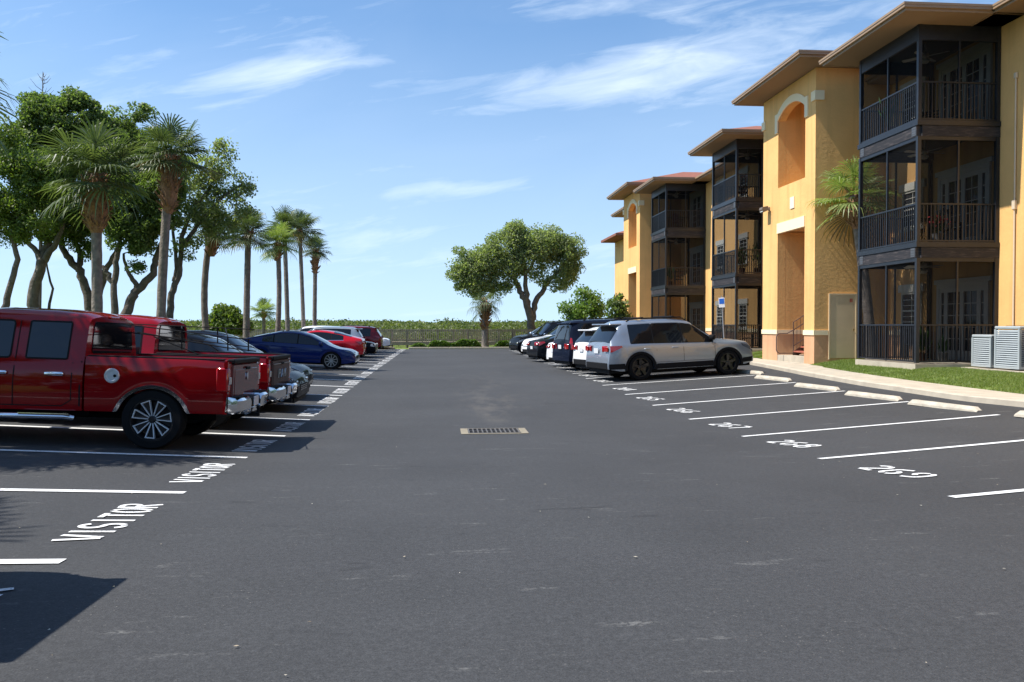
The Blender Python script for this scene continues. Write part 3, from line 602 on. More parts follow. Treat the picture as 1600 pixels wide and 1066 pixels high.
# stair flight
def stairs(yc):
    st=MB(); rd=MB(); x=13.25; z=.27
    y0,y1=yc-.95,yc+.35
    for k in range(9):
        rd.box((x+k*.27,y0,z+.17*(k+1)-.05),(x+k*.27+.30,y1,z+.17*(k+1)))
    for yy in (y0-.03,y1): st.prism([(x-.02,z),(x+.2,z),(x+9*.27,z+9*.17-.02),(x+9*.27,z+9*.17+.14),(x-.02,z+.14)],yy,yy+.03,'y')
    s=rd.build('stair',mat('tread_red',(.36,.10,.06),.7,noise=(6,.15)),BLD)
    st.build('stringer',mat('stair_brown',(.09,.055,.045),.5),s)
    mb=MB()
    for yy in (y0-.015,y1+.015):
        for k in (0,3,6,9): mb.tube([(x+k*.27,yy,z+k*.17),(x+k*.27,yy,z+k*.17+1.25)],.02,6)
        for dz in (.35,.95,1.25): mb.tube([(x,yy,z+dz),(x+9*.27,yy,z+9*.17+dz)],.016,6)
        for k in range(1,18): mb.tube([(x+k*.135,yy,z+k*.085+.1),(x+k*.135,yy,z+k*.085+1.25)],.008,4)
    yy=y1+.015
    mb.tube([(x,yy,z+.95),(x-.25,yy,z+.82),(x-.55,yy,z+.82),(x-.62,yy,z+.78),(x-.66,yy,z+.7),(x-.66,yy,z+.2),(x-.62,yy,z+.12),(x-.55,yy,z+.08),(x,yy,z+.08)],.02,6)
    mb.build('handrail',mat('stair_brown',(.09,.055,.045),.5),s)
stairs(29.7)
# ------------------------------------------------------------------ things on balconies
def fan(x,y,z,label):
    t=thing('ceiling_fan',label,'ceiling fan',(x,y,z),random.random(),'ceiling fans on the balconies')
    m=mat('fan_white',(.5,.48,.44),.5)
    mb=MB(); mb.tube([(0,0,0),(0,0,-.3)],.02,8); mb.lathe([(0,-.26),(.09,-.28),(.11,-.34),(.1,-.4),(0,-.42)],(0,0,0),'z',14); mb.build('motor',m,t)
    mb=MB(); mb.lathe([(.02,-.42),(.1,-.45),(.12,-.5),(.08,-.56),(0,-.58)],(0,0,0),'z',14); mb.build('light_globe',m,t,smooth=40)
    for k in range(4):
        a=k*math.pi/2; c,s=math.cos(a),math.sin(a); mb=MB()
        pr=[(.12,-.035),(.25,-.065),(.6,-.075),(.66,-.05),(.66,.05),(.6,.075),(.25,.065),(.12,.035)]
        vs=[(c*u-s*v,s*u+c*v,-.36+v*.2) for u,v in pr]+[(c*u-s*v,s*u+c*v,-.372+v*.2) for u,v in pr]; n=8
        mb.add(vs,[tuple(range(n)),tuple(range(2*n-1,n-1,-1))]+[(i,n+i,n+(i+1)%n,(i+1)%n) for i in range(n)]); mb.build('blade',m,t)
names=['ground floor','middle floor','top floor']
for (y0,y1),tn in zip(TOW,('nearest','second','farthest')):
    for l in (0,1,2): 
        if tn!='nearest' and l==0: continue
        fan((XB+XW)/2-.15,(y0+y1)/2-.2,(DK[l+1]-.21 if l<2 else SOF-.04),f'white ceiling fan under the {names[l]} balcony ceiling of the {tn} balcony tower')
LEAFD=leafmat('houseplant_leaf',(.03,.08,.02),(.08,.16,.04))
def pot_plant(x,y,z,label,h=.8,flower=None):
    t=thing('potted_plant',label,'potted plant',(x,y,z),0,'potted plants on the balconies')
    mb=MB(); mb.lathe([(0,0),(.11,0),(.15,.24),(.16,.26),(.14,.26),(.13,.22),(0,.22)],(0,0,0),'z',14); mb.build('pot',mat('pot_'+('w' if flower or h<.5 else 't'),(.6,.58,.55) if (flower or h<.5) else (.2,.09,.05),.6),t,smooth=40)
    vs=[];fs=[]
    for k in range(60):
        a=random.random()*6.28; r=random.random()*.3*h; ln=.13+.1*random.random(); b=Vector((math.cos(a)*r*.3,math.sin(a)*r*.3,.22)); e=Vector((math.cos(a)*r,math.sin(a)*r,.25+h*random.uniform(.2,.8))); d=(e-b).normalized(); s=d.cross(Vector((0,0,1)));
        if s.length<.01: s=Vector((1,0,0))
        s=s.normalized()*.035; o=len(vs); vs+=[e-d*ln*.5,e+s,e+d*ln,e-s]; fs.append((o,o+1,o+2,o+3))
        if k%4==0: o=len(vs); s2=s*.12; vs+=[b-s2,b+s2,e+s2,e-s2]; fs.append((o,o+1,o+2,o+3))
    mb=MB(); mb.add(vs,fs); mb.build('foliage',LEAFD,t,recalc=False)
    if flower:
        vs=[];fs=[]
        for k in range(90):
            c=Vector((random.gauss(0,.12),random.gauss(0,.12),.25+h*.7+random.gauss(0,.07))); o=len(vs); u=Vector((random.gauss(0,1),random.gauss(0,1),random.gauss(0,1))).normalized()*.04; w=u.orthogonal().normalized()*.035; vs+=[c-u,c-w,c+u,c+w]; fs.append((o,o+1,o+2,o+3))
        mb=MB(); mb.add(vs,fs); mb.build('flowers',mat('flower_red',flower,.6),t,recalc=False)
pot_plant(14.0,22.25,DK[1]+.02,'red flowering plant in a white pot behind the middle floor railing of the nearest tower',.55,(.6,.02,.03))
pot_plant(13.5,23.9,DK[2]+.02,'white pot with trailing plant on a stand behind the top floor side railing',1.15)
pot_plant(13.55,22.2,DK[0]+.02,'leafy green plant in the front corner of the nearest ground floor balcony',.8)
pot_plant(14.2,22.25,DK[0]+.02,'low plant beside the middle post of the nearest ground floor balcony',.45)
pot_plant(13.65,36.5,DK[1]+.02,'bushy plant behind the middle floor railing of the second tower',1.1)
pot_plant(14.3,36.4,DK[1]+.02,'tall leafy plant on the middle floor of the second tower by the wall',1.3)
pot_plant(13.6,48,DK[1]+.02,'dark plant in the corner of the middle floor balcony of the farthest tower',1.0)
def chair(x,y,z,rz,label,col=(.03,.03,.032)):
    t=thing('patio_chair',label,'chair',(x,y,z),rz,'patio chairs on the balconies'); m=mat('chair_%.2f'%col[0],col,.6)
    mb=MB(); mb.box((-.25,-.25,.42),(.25,.25,.46),bev=.012); mb.build('seat',m,t)
    mb=MB()
    for k in range(6): mb.box((-.22+k*.08,.24,.46),(-.18+k*.08,.27,.95))
    mb.box((-.25,.23,.92),(.25,.28,1.0)); mb.build('backrest',m,t)
    for sx in (-.23,.2):
        for sy in (-.24,.21): mb=MB(); mb.box((sx,sy,0),(sx+.035,sy+.035,.42)); mb.build('leg',m,t)
        mb=MB(); mb.box((sx-.005,-.25,.62),(sx+.04,.25,.65)); mb.box((sx,-.24,.46),(sx+.03,-.21,.62)); mb.build('armrest',m,t)
chair(14.6,23.6,DK[2]+.02,1.0,'dark patio chair on the top floor balcony of the nearest tower')
chair(14.7,22.8,DK[1]+.02,2.0,'dark patio chair beside the red flowers on the middle floor')
chair(14.5,24.1,DK[0]+.02,1.6,'dark patio chair inside the nearest ground floor balcony')
chair(14.2,37.2,DK[0]+.02,1.2,'dark patio chair on the ground floor balcony of the second tower'); chair(14.9,37.6,DK[0]+.02,-1.2,'dark chair near the wall on the second tower ground floor')
chair(13.9,37.3,DK[2]+.02,1.4,'dark patio chair on the top floor balcony of the second tower')
chair(14.4,49,DK[1]+.02,1.4,'dark patio chair on the middle floor of the farthest tower'); chair(14.2,48.5,DK[2]+.02,.5,'reddish patio chair on the top floor of the farthest tower',(.2,.04,.03))
# AC condensers
def ac(x,y,w,h,label):
    z=.25
    t=thing('air_conditioner',label,'air conditioner',(x,y,z),0,'outdoor air conditioners on the pad')
    m=mat('ac_grey',(.34,.37,.38),.5,noise=(3,.06))
    mb=MB(); c=.06; n=int((h-.16)/.055)
    mb.box((-w/2,-w/2,.04),(w/2,w/2,.1)); mb.box((-w/2,-w/2,h-.08),(w/2,w/2,h),bev=.02)
    for sx in (-1,1):
        for sy in (-1,1): 
            a,b=sx*w/2,sy*w/2; mb.box((min(a,a-sx*c),min(b,b-sy*c),.1),(max(a,a-sx*c),max(b,b-sy*c),h-.08))
    mb.build('cabinet',m,t)
    mb=MB()
    for k in range(n):
        zz=.11+k*.055
        for s in (-1,1):
            mb.add([(-w/2+c,s*(w/2-.005),zz),(w/2-c,s*(w/2-.005),zz),(w/2-c,s*(w/2-.03),zz+.04),(-w/2+c,s*(w/2-.03),zz+.04)],[(0,1,2,3)])
            mb.add([(s*(w/2-.005),-w/2+c,zz),(s*(w/2-.005),w/2-c,zz),(s*(w/2-.03),w/2-c,zz+.04),(s*(w/2-.03),-w/2+c,zz+.04)],[(0,1,2,3)])
    mb.build('louvres',m,t)
    mb=MB(); mb.box((-w/2+.08,-w/2+.08,.1),(w/2-.08,w/2-.08,h-.09)); mb.build('coil',mat('coil',(.03,.03,.032),.7),t)
    mb=MB(); 
    for r in np.linspace(.06,w/2-.08,6): mb.lathe([(r-.006,h+.004),(r+.006,h+.004),(r+.006,h+.014),(r-.006,h+.014),(r-.006,h+.004)],(0,0,0),'z',20)
    mb.build('fan_guard',BLK,t)
    return t
ac(14.9,21.05,.80,.90,'shorter grey air conditioner at the left end beside the ground floor balcony')
t=ac(14.98,20.05,.95,1.13,'tall grey air conditioner with a red badge')
mb=MB(); mb.box((-.30,-.50,.95),(-.02,-.485,1.03),bev=.003); mb.build('badge',mat('sign_red',(.6,.05,.04),.5),t)
ac(14.95,18.9,.80,.95,'grey air conditioner cut off by the right edge of the photo')
mb=MB(); mb.box((14.3,18.2,.05),(15.55,21.6,.25)); o=mb.build('equipment_pad',CONC); tag(o,'concrete pad under the air conditioners','concrete pad')
# parking sign
sx,sy=12.35,35.0; sg=thing('parking_sign','small blue and white accessible parking sign on a leaning grey pole','sign',(sx,sy,float(terr(sx,sy))))
sg.rotation_euler=(0,R(-3.5),0)
mb=MB(); mb.tube([(0,0,-.1),(0,0,2.7)],.03,8); mb.build('pole',mat('galvanised',(.35,.36,.38),.45,metal=.6),sg)
mb=MB(); mb.box((-.06,-.13,2.2),(-.035,.13,2.62),bev=.008); s=mb.build('sign_panel',mat('sign_white',(.7,.7,.72),.4),sg); s.rotation_euler=(0,0,R(60))
mb=MB(); mb.box((-.066,-.105,2.36),(-.061,.105,2.59)); q=mb.build('sign_symbol_field',mat('sign_blue',(.02,.12,.5),.4),s)
# ================================================================== VEHICLES
def paint(name,c,met=.0,rough=.28): 
    dark=max(c)<.06
    m=mat('paint_'+name,c,rough,metal=met,coat=.4 if dark else 1,spec=.04 if met<.3 else .3,noise=(.9,.03,3))
    b=m.node_tree.nodes['Principled BSDF']
    if met<.3: b.inputs['IOR'].default_value=1.08
    b.inputs['Coat IOR'].default_value=1.28 if dark else 1.42
    return m
def smooth_interp(pts):
    xs=np.array([p[0] for p in pts],float); zs=np.array([p[1] for p in pts],float)
    fx=np.linspace(xs[0],xs[-1],700); fz=np.interp(fx,xs,zs); k=15; ker=np.hanning(2*k+3)[1:-1]; ker/=ker.sum()
    pad=np.concatenate([2*fz[0]-fz[k:0:-1],fz,2*fz[-1]-fz[-2:-k-2:-1]]); fz2=np.convolve(pad,ker,'valid')
    fz2[0]=fz[0]; fz2[-1]=fz[-1]
    return lambda x: float(np.interp(x,fx,fz2))
def round_poly(P,r):
    out=[];n=len(P)
    for i in range(n):
        a=Vector(P[i-1]);b=Vector(P[i]);c=Vector(P[(i+1)%n]); u=(a-b);w=(c-b); lu,lw=u.length,w.length
        if lu<1e-6 or lw<1e-6: continue
        if u.angle(w)>2.6: out.append(tuple(b)); continue
        d=min(r,lu*.45,lw*.45); u=u/lu*d; w=w/lw*d
        for k in range(5):
            t=k/4; q=(b+u)*(1-t)**2+b*2*t*(1-t)+(b+w)*t*t; out.append((q.x,q.y))
    return out
class Body:
    def __init__(s,L,W,top,belt,wheels,ra,sill,tum=.38,endw=.10,x0=None,x1=None,crown=.03,rearw=None,wz=None):
        s.L,s.W=L,W; s.top=smooth_interp(top); s.belt=smooth_interp(belt); s.wheels=wheels; s.ra=ra; s.sill=sill; s.tum=tum; s.endw=endw
        s.x0=-L/2 if x0 is None else x0; s.x1=L/2 if x1 is None else x1; s.crown=crown; s.rearw=endw if rearw is None else rearw; s.wz=ra if wz is None else wz
    def half(s,x):
        w=s.W/2; f=max(0,(x-(s.L/2-.75))/.75); b=max(0,(-x-(s.L/2-.55))/.55)
        return w*(1-s.endw*f**2.2-s.rearw*b**2.4)
    def zb(s,x):
        z=s.sill
        f=max(0,(abs(x)-(s.L/2-.35))/.35); z+=.07*f
        for xw in s.wheels:
            d=abs(x-xw)
            if d<s.ra: z=max(z,s.wz*.86+math.sqrt(s.ra**2-d*d)*1.0)
        return z
    def sec(s,x):
        zt=s.top(x); zbl=min(s.belt(x),zt-.035); w=s.half(x); h=zt-zbl; zb=min(s.zb(x),zbl-.06); k=s.tum; f=max(0,min(1,h/.35))
        m=zbl-zb
        return [(max(.1,w-.16),zb),(w-.022,zb),(w-.012,zb+.06*min(1,m/.3)),(w,zb+m*.40),(w-.001,zb+m*.62),(w-.012,zb+m*.80),(w-.03,zbl-.01),(w-.045,zbl+min(.012,h*.3)),
                (w-.06-k*h*.5,zbl+.5*h),(w-.075-k*h*.88,zbl+.86*h),(w-.10-k*h-.02*f,zbl+.955*h),(w-.19-k*h-.04*f,zt-.004),((w-k*h)*.5,zt+s.crown*.72),(0.0,zt+s.crown)]
    def y(s,x,z):
        P=s.sec(x); P=P[1:-1]
        for (a,za),(b,zb) in zip(P,P[1:]):
            if za<=z<=zb and zb>za: return a+(b-a)*(z-za)/(zb-za)
        return P[0][0] if z<P[0][1] else P[-1][0]
    def stations(s):
        X=set(np.round(np.arange(s.x0,s.x1,.055),4)); X.add(round(s.x1,4))
        for xw in s.wheels:
            for k in range(17): 
                x=xw+s.ra*math.cos(math.pi*k/16)*.9999; 
                if s.x0<x<s.x1: X.add(round(x,4))
            for x in (xw-s.ra-.004,xw+s.ra+.004):
                if s.x0<x<s.x1: X.add(round(x,4))
        for e,sg in ((s.x0,1),(s.x1,-1)):
            for d in (.01,.025,.04): X.add(round(e+sg*d,4))
        return sorted(X)
    def shell(s,mb,a=None,b=None,mi=0,vr=None,off=0,caps=True):
        X=[x for x in s.stations() if (a is None or x>=a-1e-6) and (b is None or x<=b+1e-6)]
        if a is not None: X=sorted(set([a]+X+[b]))
        rows=[]
        for x in X:
            P=s.sec(x); i0,i1=vr if vr else (0,len(P))
            P=P[i0:i1]; row=[(x,-p[0],p[1]) for p in P]+[(x,p[0],p[1]) for p in P[::-1]]
            if abs(P[-1][0])<1e-6: row.pop(len(P))
            rows.append(row)
        n=len(rows[0]); vs=[v for r in rows for v in r]; fs=[(i*n+k,(i+1)*n+k,(i+1)*n+k+1,i*n+k+1) for i in range(len(rows)-1) for k in range(n-1)]
        if off:
            # offset outward along approximate normal
            V=[Vector(v) for v in vs]; nv=[]
            for i in range(len(rows)):
                for k in range(n):
                    p=V[i*n+k]; tx=V[min(i+1,len(rows)-1)*n+k]-V[max(i-1,0)*n+k]; ty=V[i*n+min(k+1,n-1)]-V[i*n+max(k-1,0)]; q=tx.cross(ty); q.normalize()
                    if q.z<0: q=-q
                    nv.append(p+q*off)
            vs=nv
        if caps and not vr:
            fs.append(tuple(range(n))); fs.append(tuple(range((len(rows)-1)*n,len(rows)*n))[::-1])
            for i in range(len(rows)-1): fs.append((i*n,i*n+n-1,(i+1)*n+n-1,(i+1)*n))
        mb.add(vs,fs,mi); return mb
    def side(s,mb,poly,off=.006,sides=(1,-1),mi=0,thick=.02):
        """polygon in (x,z) pressed on the body side, cut finely so that it follows the curvature"""
        import bmesh
        bm=bmesh.new(); f=bm.faces.new([bm.verts.new((x,0,z)) for x,z in poly])
        xs_=[p[0] for p in poly]; zs_=[p[1] for p in poly]
        for ax,lo,hi,st in ((0,min(xs_),max(xs_),.07),(2,min(zs_),max(zs_),.06)):
            q=lo+st
            while q<hi-.01:
                co=(q,0,0) if ax==0 else (0,0,q); no=(1,0,0) if ax==0 else (0,0,1)
                bmesh.ops.bisect_plane(bm,geom=bm.verts[:]+bm.edges[:]+bm.faces[:],plane_co=co,plane_no=no,dist=1e-5); q+=st
        bm.verts.index_update(); V=[(v.co.x,v.co.z) for v in bm.verts]; F=[tuple(v.index for v in f.verts) for f in bm.faces]; E_=[tuple(v.index for v in e.verts) for e in bm.edges if len(e.link_faces)==1]; bm.free(); n=len(V)
        for sg in sides:
            mb.add([(x,sg*(s.y(x,z)+off),z) for x,z in V]+[(x,sg*(s.y(x,z)-thick),z) for x,z in V],F+[(a,b,n+b,n+a) for a,b in E_],mi)
        return mb
    def line(s,mb,pts,w=.008,off=.0015,sides=(1,-1),mi=0):
        for sg in sides:
            vs=[];fs=[]
            for i,(x,z) in enumerate(pts):
                a=Vector(pts[max(i-1,0)]);b=Vector(pts[min(i+1,len(pts)-1)]); t=(b-a).normalized(); n=Vector((-t.y,t.x))*w/2
                for q in (1,-1):
                    X_,Z_=x+n.x*q,z+n.y*q; vs.append((X_,sg*(s.y(X_,Z_)+off),Z_))
                if i: fs.append((2*i-2,2*i-1,2*i+1,2*i))
            mb.add(vs,fs,mi)
        return mb
def arch_strip(B,mb,xw,r0,r1,off,zc=None,a0=-12,a1=192,sides=(1,-1),depth=.05,zmin=.0):
    zc=B.wz*.86 if zc is None else zc; n=26
    for sg in sides:
        vs=[]
        for k in range(n+1):
            a=R(a0+(a1-a0)*k/n)
            for r in (r0,r1):
                x,z=xw+r*math.cos(a),zc+r*math.sin(a); z=max(z,zmin); xx=min(max(x,B.x0+.01),B.x1-.01)
                y=B.half(xx)-.012 if z<B.sill+.1 else B.y(xx,max(z,B.zb(xx)+.01))
                vs.append((x,sg*(y+off),z)); vs.append((x,sg*(y-depth),z))
        fs=[]
        for k in range(n):
            o=4*k; fs+=[(o,o+4,o+6,o+2),(o,o+1,o+5,o+4),(o+2,o+6,o+7,o+3)]
        fs+=[(0,2,3,1),(4*n,4*n+1,4*n+3,4*n+2)]
        mb.add(vs,fs)
    return mb
def wheel(parent,x,y,r,w,rimm,kind='five',sg=1,rimr=None):
    rr=rimr or r*.70
    mb=MB(); h=w/2
    mb.lathe([(rr,-h*.85),(rr+.01,-h),(r*.94,-h),(r*.985,-h*.8),(r,-h*.45),(r,h*.45),(r*.985,h*.8),(r*.94,h),(rr+.01,h),(rr,h*.85),(rr-.02,h*.6),(rr-.02,-h*.6),(rr,-h*.85)],(0,0,0),'y',32)
    t=mb.build('wheel',RUB,parent,smooth=35,loc=(x,y,r))
    mb=MB(); o=sg*h
    mb.lathe([(rr-.001,o*.82),(rr-.018,o*.86),(rr-.03,o*.55),(rr-.05,o*.15),(0,o*.10)],(0,0,0),'y',32,mi=1)
    mb.lathe([(rr+.004,o*.80),(rr+.004,o*.93),(rr-.012,o*.93),(rr-.02,o*.78)],(0,0,0),'y',32,mi=1 if kind=='seven' else 0)
    mb.lathe([(0,o*.86),(.035,o*.85),(.05,o*.75),(.055,o*.3)],(0,0,0),'y',16,mi=1 if kind=='seven' else 0)
    N={'five':5,'seven':7,'ten':10,'thin':9}[kind]
    for k in range(N):
        a=2*math.pi*k/N+.3; c,s_=math.cos(a),math.sin(a)
        def pt(u,v,d): return (c*u-s_*v,d,s_*u+c*v)
        if kind=='seven':
            # hollow wedge: two bright edges meeting near the hub
            f=o*.9; b=o*.5
            for v0,v1 in ((.012,.058),(-.012,-.058)):
                wv=.006
                vs=[pt(.05,v0-wv,f*.8),pt(.05,v0+wv,f*.8),pt(rr-.03,v1+wv,f),pt(rr-.03,v1-wv,f)]; vs+=[(p[0],b,p[2]) for p in vs]
                mb.add(vs,[(0,1,2,3),(0,4,5,1),(1,5,6,2),(2,6,7,3),(3,7,4,0)],0)
            vs=[pt(rr-.042,-.062,f),pt(rr-.028,-.064,f),pt(rr-.028,.064,f),pt(rr-.042,.062,f)]; vs+=[(p[0],b,p[2]) for p in vs]
            mb.add(vs,[(0,1,2,3),(0,4,5,1),(1,5,6,2),(2,6,7,3),(3,7,4,0)],0)
            vs=[pt(.04,-.012,f*.6),pt(.04,.012,f*.6),pt(rr-.02,.05,f*.72),pt(rr-.02,-.05,f*.72)]; vs+=[(p[0],b*.8,p[2]) for p in vs]
            mb.add(vs,[(0,1,2,3),(0,4,5,1),(1,5,6,2),(2,6,7,3),(3,7,4,0)],1)
        else:
            w0,w1={'five':(.035,.05),'ten':(.016,.014),'thin':(.014,.02)}[kind]; f=o*.88; b=o*.45
            vs=[pt(.03,-w0,f*.9),pt(.03,w0,f*.9),pt(rr-.008,w1,f),pt(rr-.008,-w1,f)]; vs+=[(p[0],b,p[2]) for p in vs]
            mb.add(vs,[(0,1,2,3),(0,4,5,1),(1,5,6,2),(2,6,7,3),(3,7,4,0)],0)
    mb.build('rim',[rimm,DRM],t,smooth=30)
def rounded_box(mb,c,s,b=.02,mi=0):
    return mb.box((c[0]-s[0]/2,c[1]-s[1]/2,c[2]-s[2]/2),(c[0]+s[0]/2,c[1]+s[1]/2,c[2]+s[2]/2),mi,bev=b)
def greenhouse(B,root,xr,xf,pillars,low=.03,inset=.10,rnd=.05,framem=None):
    """side windows between xr (rear) and xf (front bottom corner), split at pillars"""
    cuts=[xr]+list(pillars)+[xf]; fr=MB()
    P0=[];P1=[]
    for k in range(25):
        x=xr-.0+(xf-xr)*k/24; zl=B.belt(x)+low-.008; zu=B.top(x)-inset+.012
        if zu>zl+.02: P0.append((x,zl)); P1.append((x,zu))
    for sg in (1,-1): mb=MB(); B.side(mb,round_poly(P0+P1[::-1],rnd),.003,(sg,)); mb.build('window_surround',BLK,root,recalc=False)
    for a,b in zip(cuts,cuts[1:]):
        a2=a+(.022 if a!=xr else 0); b2=b-(.022 if b!=xf else 0)
        bot=[]; top_=[]
        n=12
        for k in range(n+1):
            x=a2+(b2-a2)*k/n; zl=B.belt(x)+low; zu=B.top(x)-inset
            if zu>zl+.02: bot.append((x,zl)); top_.append((x,zu))
        if len(bot)<2: continue
        P=round_poly(bot+top_[::-1],rnd)
        # de-duplicate collinear
        for sg,_ in ((1,0),(-1,0)):
            mb=MB(); B.side(mb,P,.007,(sg,)); mb.build('side_window',GLASS,root)
    if framem:
        bot=[(x,B.belt(x)+low-.012) for x in np.linspace(xr-.02,xf+.02,16)]
        B.line(fr,bot,.02,.005); fr.build('window_trim',framem,root)
def mirrors(root,B,x,z,m,size=1.):
    for sg in (1,-1):
        y=B.y(x,z)
        mb=MB(); vs=[]; 
        prof=[(0,.0),(.05,.06),(.10,.08),(.13,.06),(.14,.0)]
        mb.box((x-.06*size,sg*(y+.13) -.11*size,z-.0),(x+.07*size,sg*(y+.13)+.11*size,z+.16*size),bev=.035*size)
        mb.box((x-.02,min(sg*(y-.03),sg*(y+.08)),z+.01),(x+.02,max(sg*(y-.03),sg*(y+.08)),z+.05))
        mb.build('mirror',m,root,smooth=50)
def suv(name,label,pm,x,y,rz,L=4.7,W=1.88,H=1.74,rim=None,kind='five',wr=.36,rails=True,clad=True,scale=1.,hood=1.08,chrome=False,rearslope=.42,group=None,detail=True,boxy=False,tail='wedge',plate=True):
    z=float(g(x,y)); root=thing(name,label,'car' if 'sedan' in name else 'SUV',(x,y,z),rz,group); root.scale=(scale,)*3
    h=L/2; bl=hood-.02
    rs=rearslope
    top=[(-h,.62),(-h+.02,.92),(-h+.06,bl+.06),(-h+rs,H-.10),(-h+rs+.25,H-.02),(-h+1.6,H),(-.1,H-.015),(.35,H-.07),(1.05,hood+.10),(1.17,hood+.03),(h-.55,hood-.03),(h-.22,hood-.09),(h-.06,hood-.24),(h-.01,hood-.42),(h,.60)]
    if boxy: top=[(-h,.62),(-h+.02,.92),(-h+.05,bl+.06),(-h+.22,H-.06),(-h+.5,H),(-.1,H-.01),(.35,H-.05),(1.0,hood+.14),(1.15,hood+.05),(h-.35,hood-.04),(h-.1,hood-.14),(h-.03,hood-.40),(h,.56)]
    belt=[(-h,bl),(-h+1,bl+.0),(1.0,bl-.06),(h,bl-.1)]
    xwf,xwr=h-.92,-h+1.0
    B=Body(L,W,top,belt,(xwf,xwr),wr+.055,.30,tum=.30,wz=wr)
    mb=MB(); B.shell(mb); body=mb.build('body',pm,root,smooth=38)
    greenhouse(B,root,-h+rs+.28 if not boxy else -h+.45,1.02,(-h+1.45,.0),framem=CHR if chrome else None)
    mb=MB(); B.shell(mb,.42,1.08,vr=(9,14),off=.005,caps=False); mb.build('windscreen',GLASS,root,recalc=False,smooth=60)
    mb=MB(); B.shell(mb,-h+(.09 if not boxy else .07),-h+rs*(.88 if not boxy else .6),vr=(9,14),off=.005,caps=False); mb.build('rear_window',GLASS,root,recalc=False,smooth=60)
    mb=MB(); mb.box((-h+rs*.62-.10,-W/2+.28,H-.115),(-h+rs+.12,W/2-.28,H-.065),bev=.018); mb.build('spoiler',pm,root)
    # lamps
    mb=MB()
    if tail=='wedge': P=[(-h+.01,.86),(-h+.10,.86),(-h+.44,1.00),(-h+.42,1.045),(-h+.01,1.045)]
    elif tail=='tall': P=[(-h+.02,.80),(-h+.16,.80),(-h+.17,1.22),(-h+.12,1.24),(-h+.05,1.02),(-h+.02,1.02)]
    else: P=[(-h+.01,.9),(-h+.30,.92),(-h+.28,1.03),(-h+.01,1.03)]
    for sg in (1,-1):
        mb=MB(); B.side(mb,round_poly(P,.03),.008,(sg,))
        yy=B.half(-h)-.02; z0,z1=P[0][1],P[-1][1]
        mb.box((-h-.012,min(sg*yy,sg*(yy-.22)),z0+.02),(-h+.03,max(sg*yy,sg*(yy-.22)),z1-.02),bev=.01)
        mb.build('tail_light',REDL,root)
    for sg in (1,-1):
        mb=MB(); P=[(h-.46,hood-.13),(h-.12,hood-.22),(h-.05,hood-.32),(h-.09,hood-.36),(h-.40,hood-.22)]; B.side(mb,round_poly(P,.02),.008,(sg,))
        yy=B.half(h-.02)-.02; mb.box((h-.06,min(sg*yy,sg*(yy-.3)),hood-.44),(h-.006,max(sg*yy,sg*(yy-.3)),hood-.34),bev=.012); mb.build('headlight',HEADL,root)
    mb=MB(); mb.box((h-.05,-.5,.62),(h+.006,.5,hood-.42),bev=.01); mb.box((h-.05,-.62,.34),(h+.004,.62,.5),bev=.01); mb.build('grille',BLK,root)
    if plate:
        mb=MB(); mb.box((-h-.014,-.16,.82),(-h-.004,.16,.97),bev=.003); mb.build('number_plate',PLATE,root)
    # lower cladding and bumpers
    mb=MB(); cl=BLK
    if clad:
        for xw in (xwf,xwr): arch_strip(B,mb,xw,wr+.052,wr+.13,.014,zmin=.3)
        a,b=xwr+wr+.13,xwf-wr-.13; B.side(mb,[(a,.31),(b,.31),(b,.47),(a,.47)],.012)
        B.side(mb,[(-h+.03,.36),(xwr-wr-.1,.36),(xwr-wr-.13,.52),(-h+.02,.52)],.012); B.side(mb,[(xwf+wr+.1,.36),(h-.05,.38),(h-.05,.52),(xwf+wr+.13,.5)],.012)
        mb.box((-h-.02,-W/2+.16,.36),(-h+.03,W/2-.16,.55),bev=.02)
    mb.box((-h+.06,-W/2+.2,.24),(h-.06,W/2-.2,.36)); mb.box((xwr-wr-.1,-W/2+.34,.2),(xwf+wr+.1,W/2-.34,.8))
    mb.build('lower_cladding',cl,root)
    for sg in (1,-1):
        mb=MB(); sd_=(sg,)
        for xx in (-h+1.47,.0,1.05): B.line(mb,[(xx,.51),(xx,.7),(xx,.9),(xx-.01,bl+.0)] if xx!=-h+1.47 else [(xx+.06,.85),(xx+.04,bl)],.011,.003,sd_)
        B.line(mb,[(xwr+.45+k*.1,.51) for k in range(int((1.05-xwr-.45)/.1)+1)],.009,.003,sd_); mb.build('door_seams',BLK,root)
    for xx in (-.28,.75-1.95+ .0):
        for sg in (1,-1): 
            mb=MB(); yy=B.y(xx,bl-.14); rounded_box(mb,(xx,sg*(yy+.02),bl-.14),(.20,.03,.035),.01); mb.build('door_handle',CHR if chrome else pm,root)
    mirrors(root,B,.92,bl+.03,BLK if not chrome else CHR)
    if rails:
        mb=MB()
        for sg in (1,-1):
            yy=B.y(-.5,H-.06)-.09; mb.tube([(-h+.75,sg*yy,H-.02),(-h+.9,sg*yy,H+.05),(.1,sg*yy,H+.05),(.3,sg*yy,H-.05)],.02,6)
        if rails=='bars':
            for xx in (-h+1.25,-.15): mb.box((xx-.04,-.62,H+.055),(xx+.04,.62,H+.095),bev=.012)
        mb.build('roof_rails',BLK,root)
    for xw in (xwf,xwr):
        for sg in (1,-1): wheel(root,xw,sg*(W/2-.135),wr,.235,rim or ALU,kind,sg)
    return settle(root,xwf-xwr,W-.3)
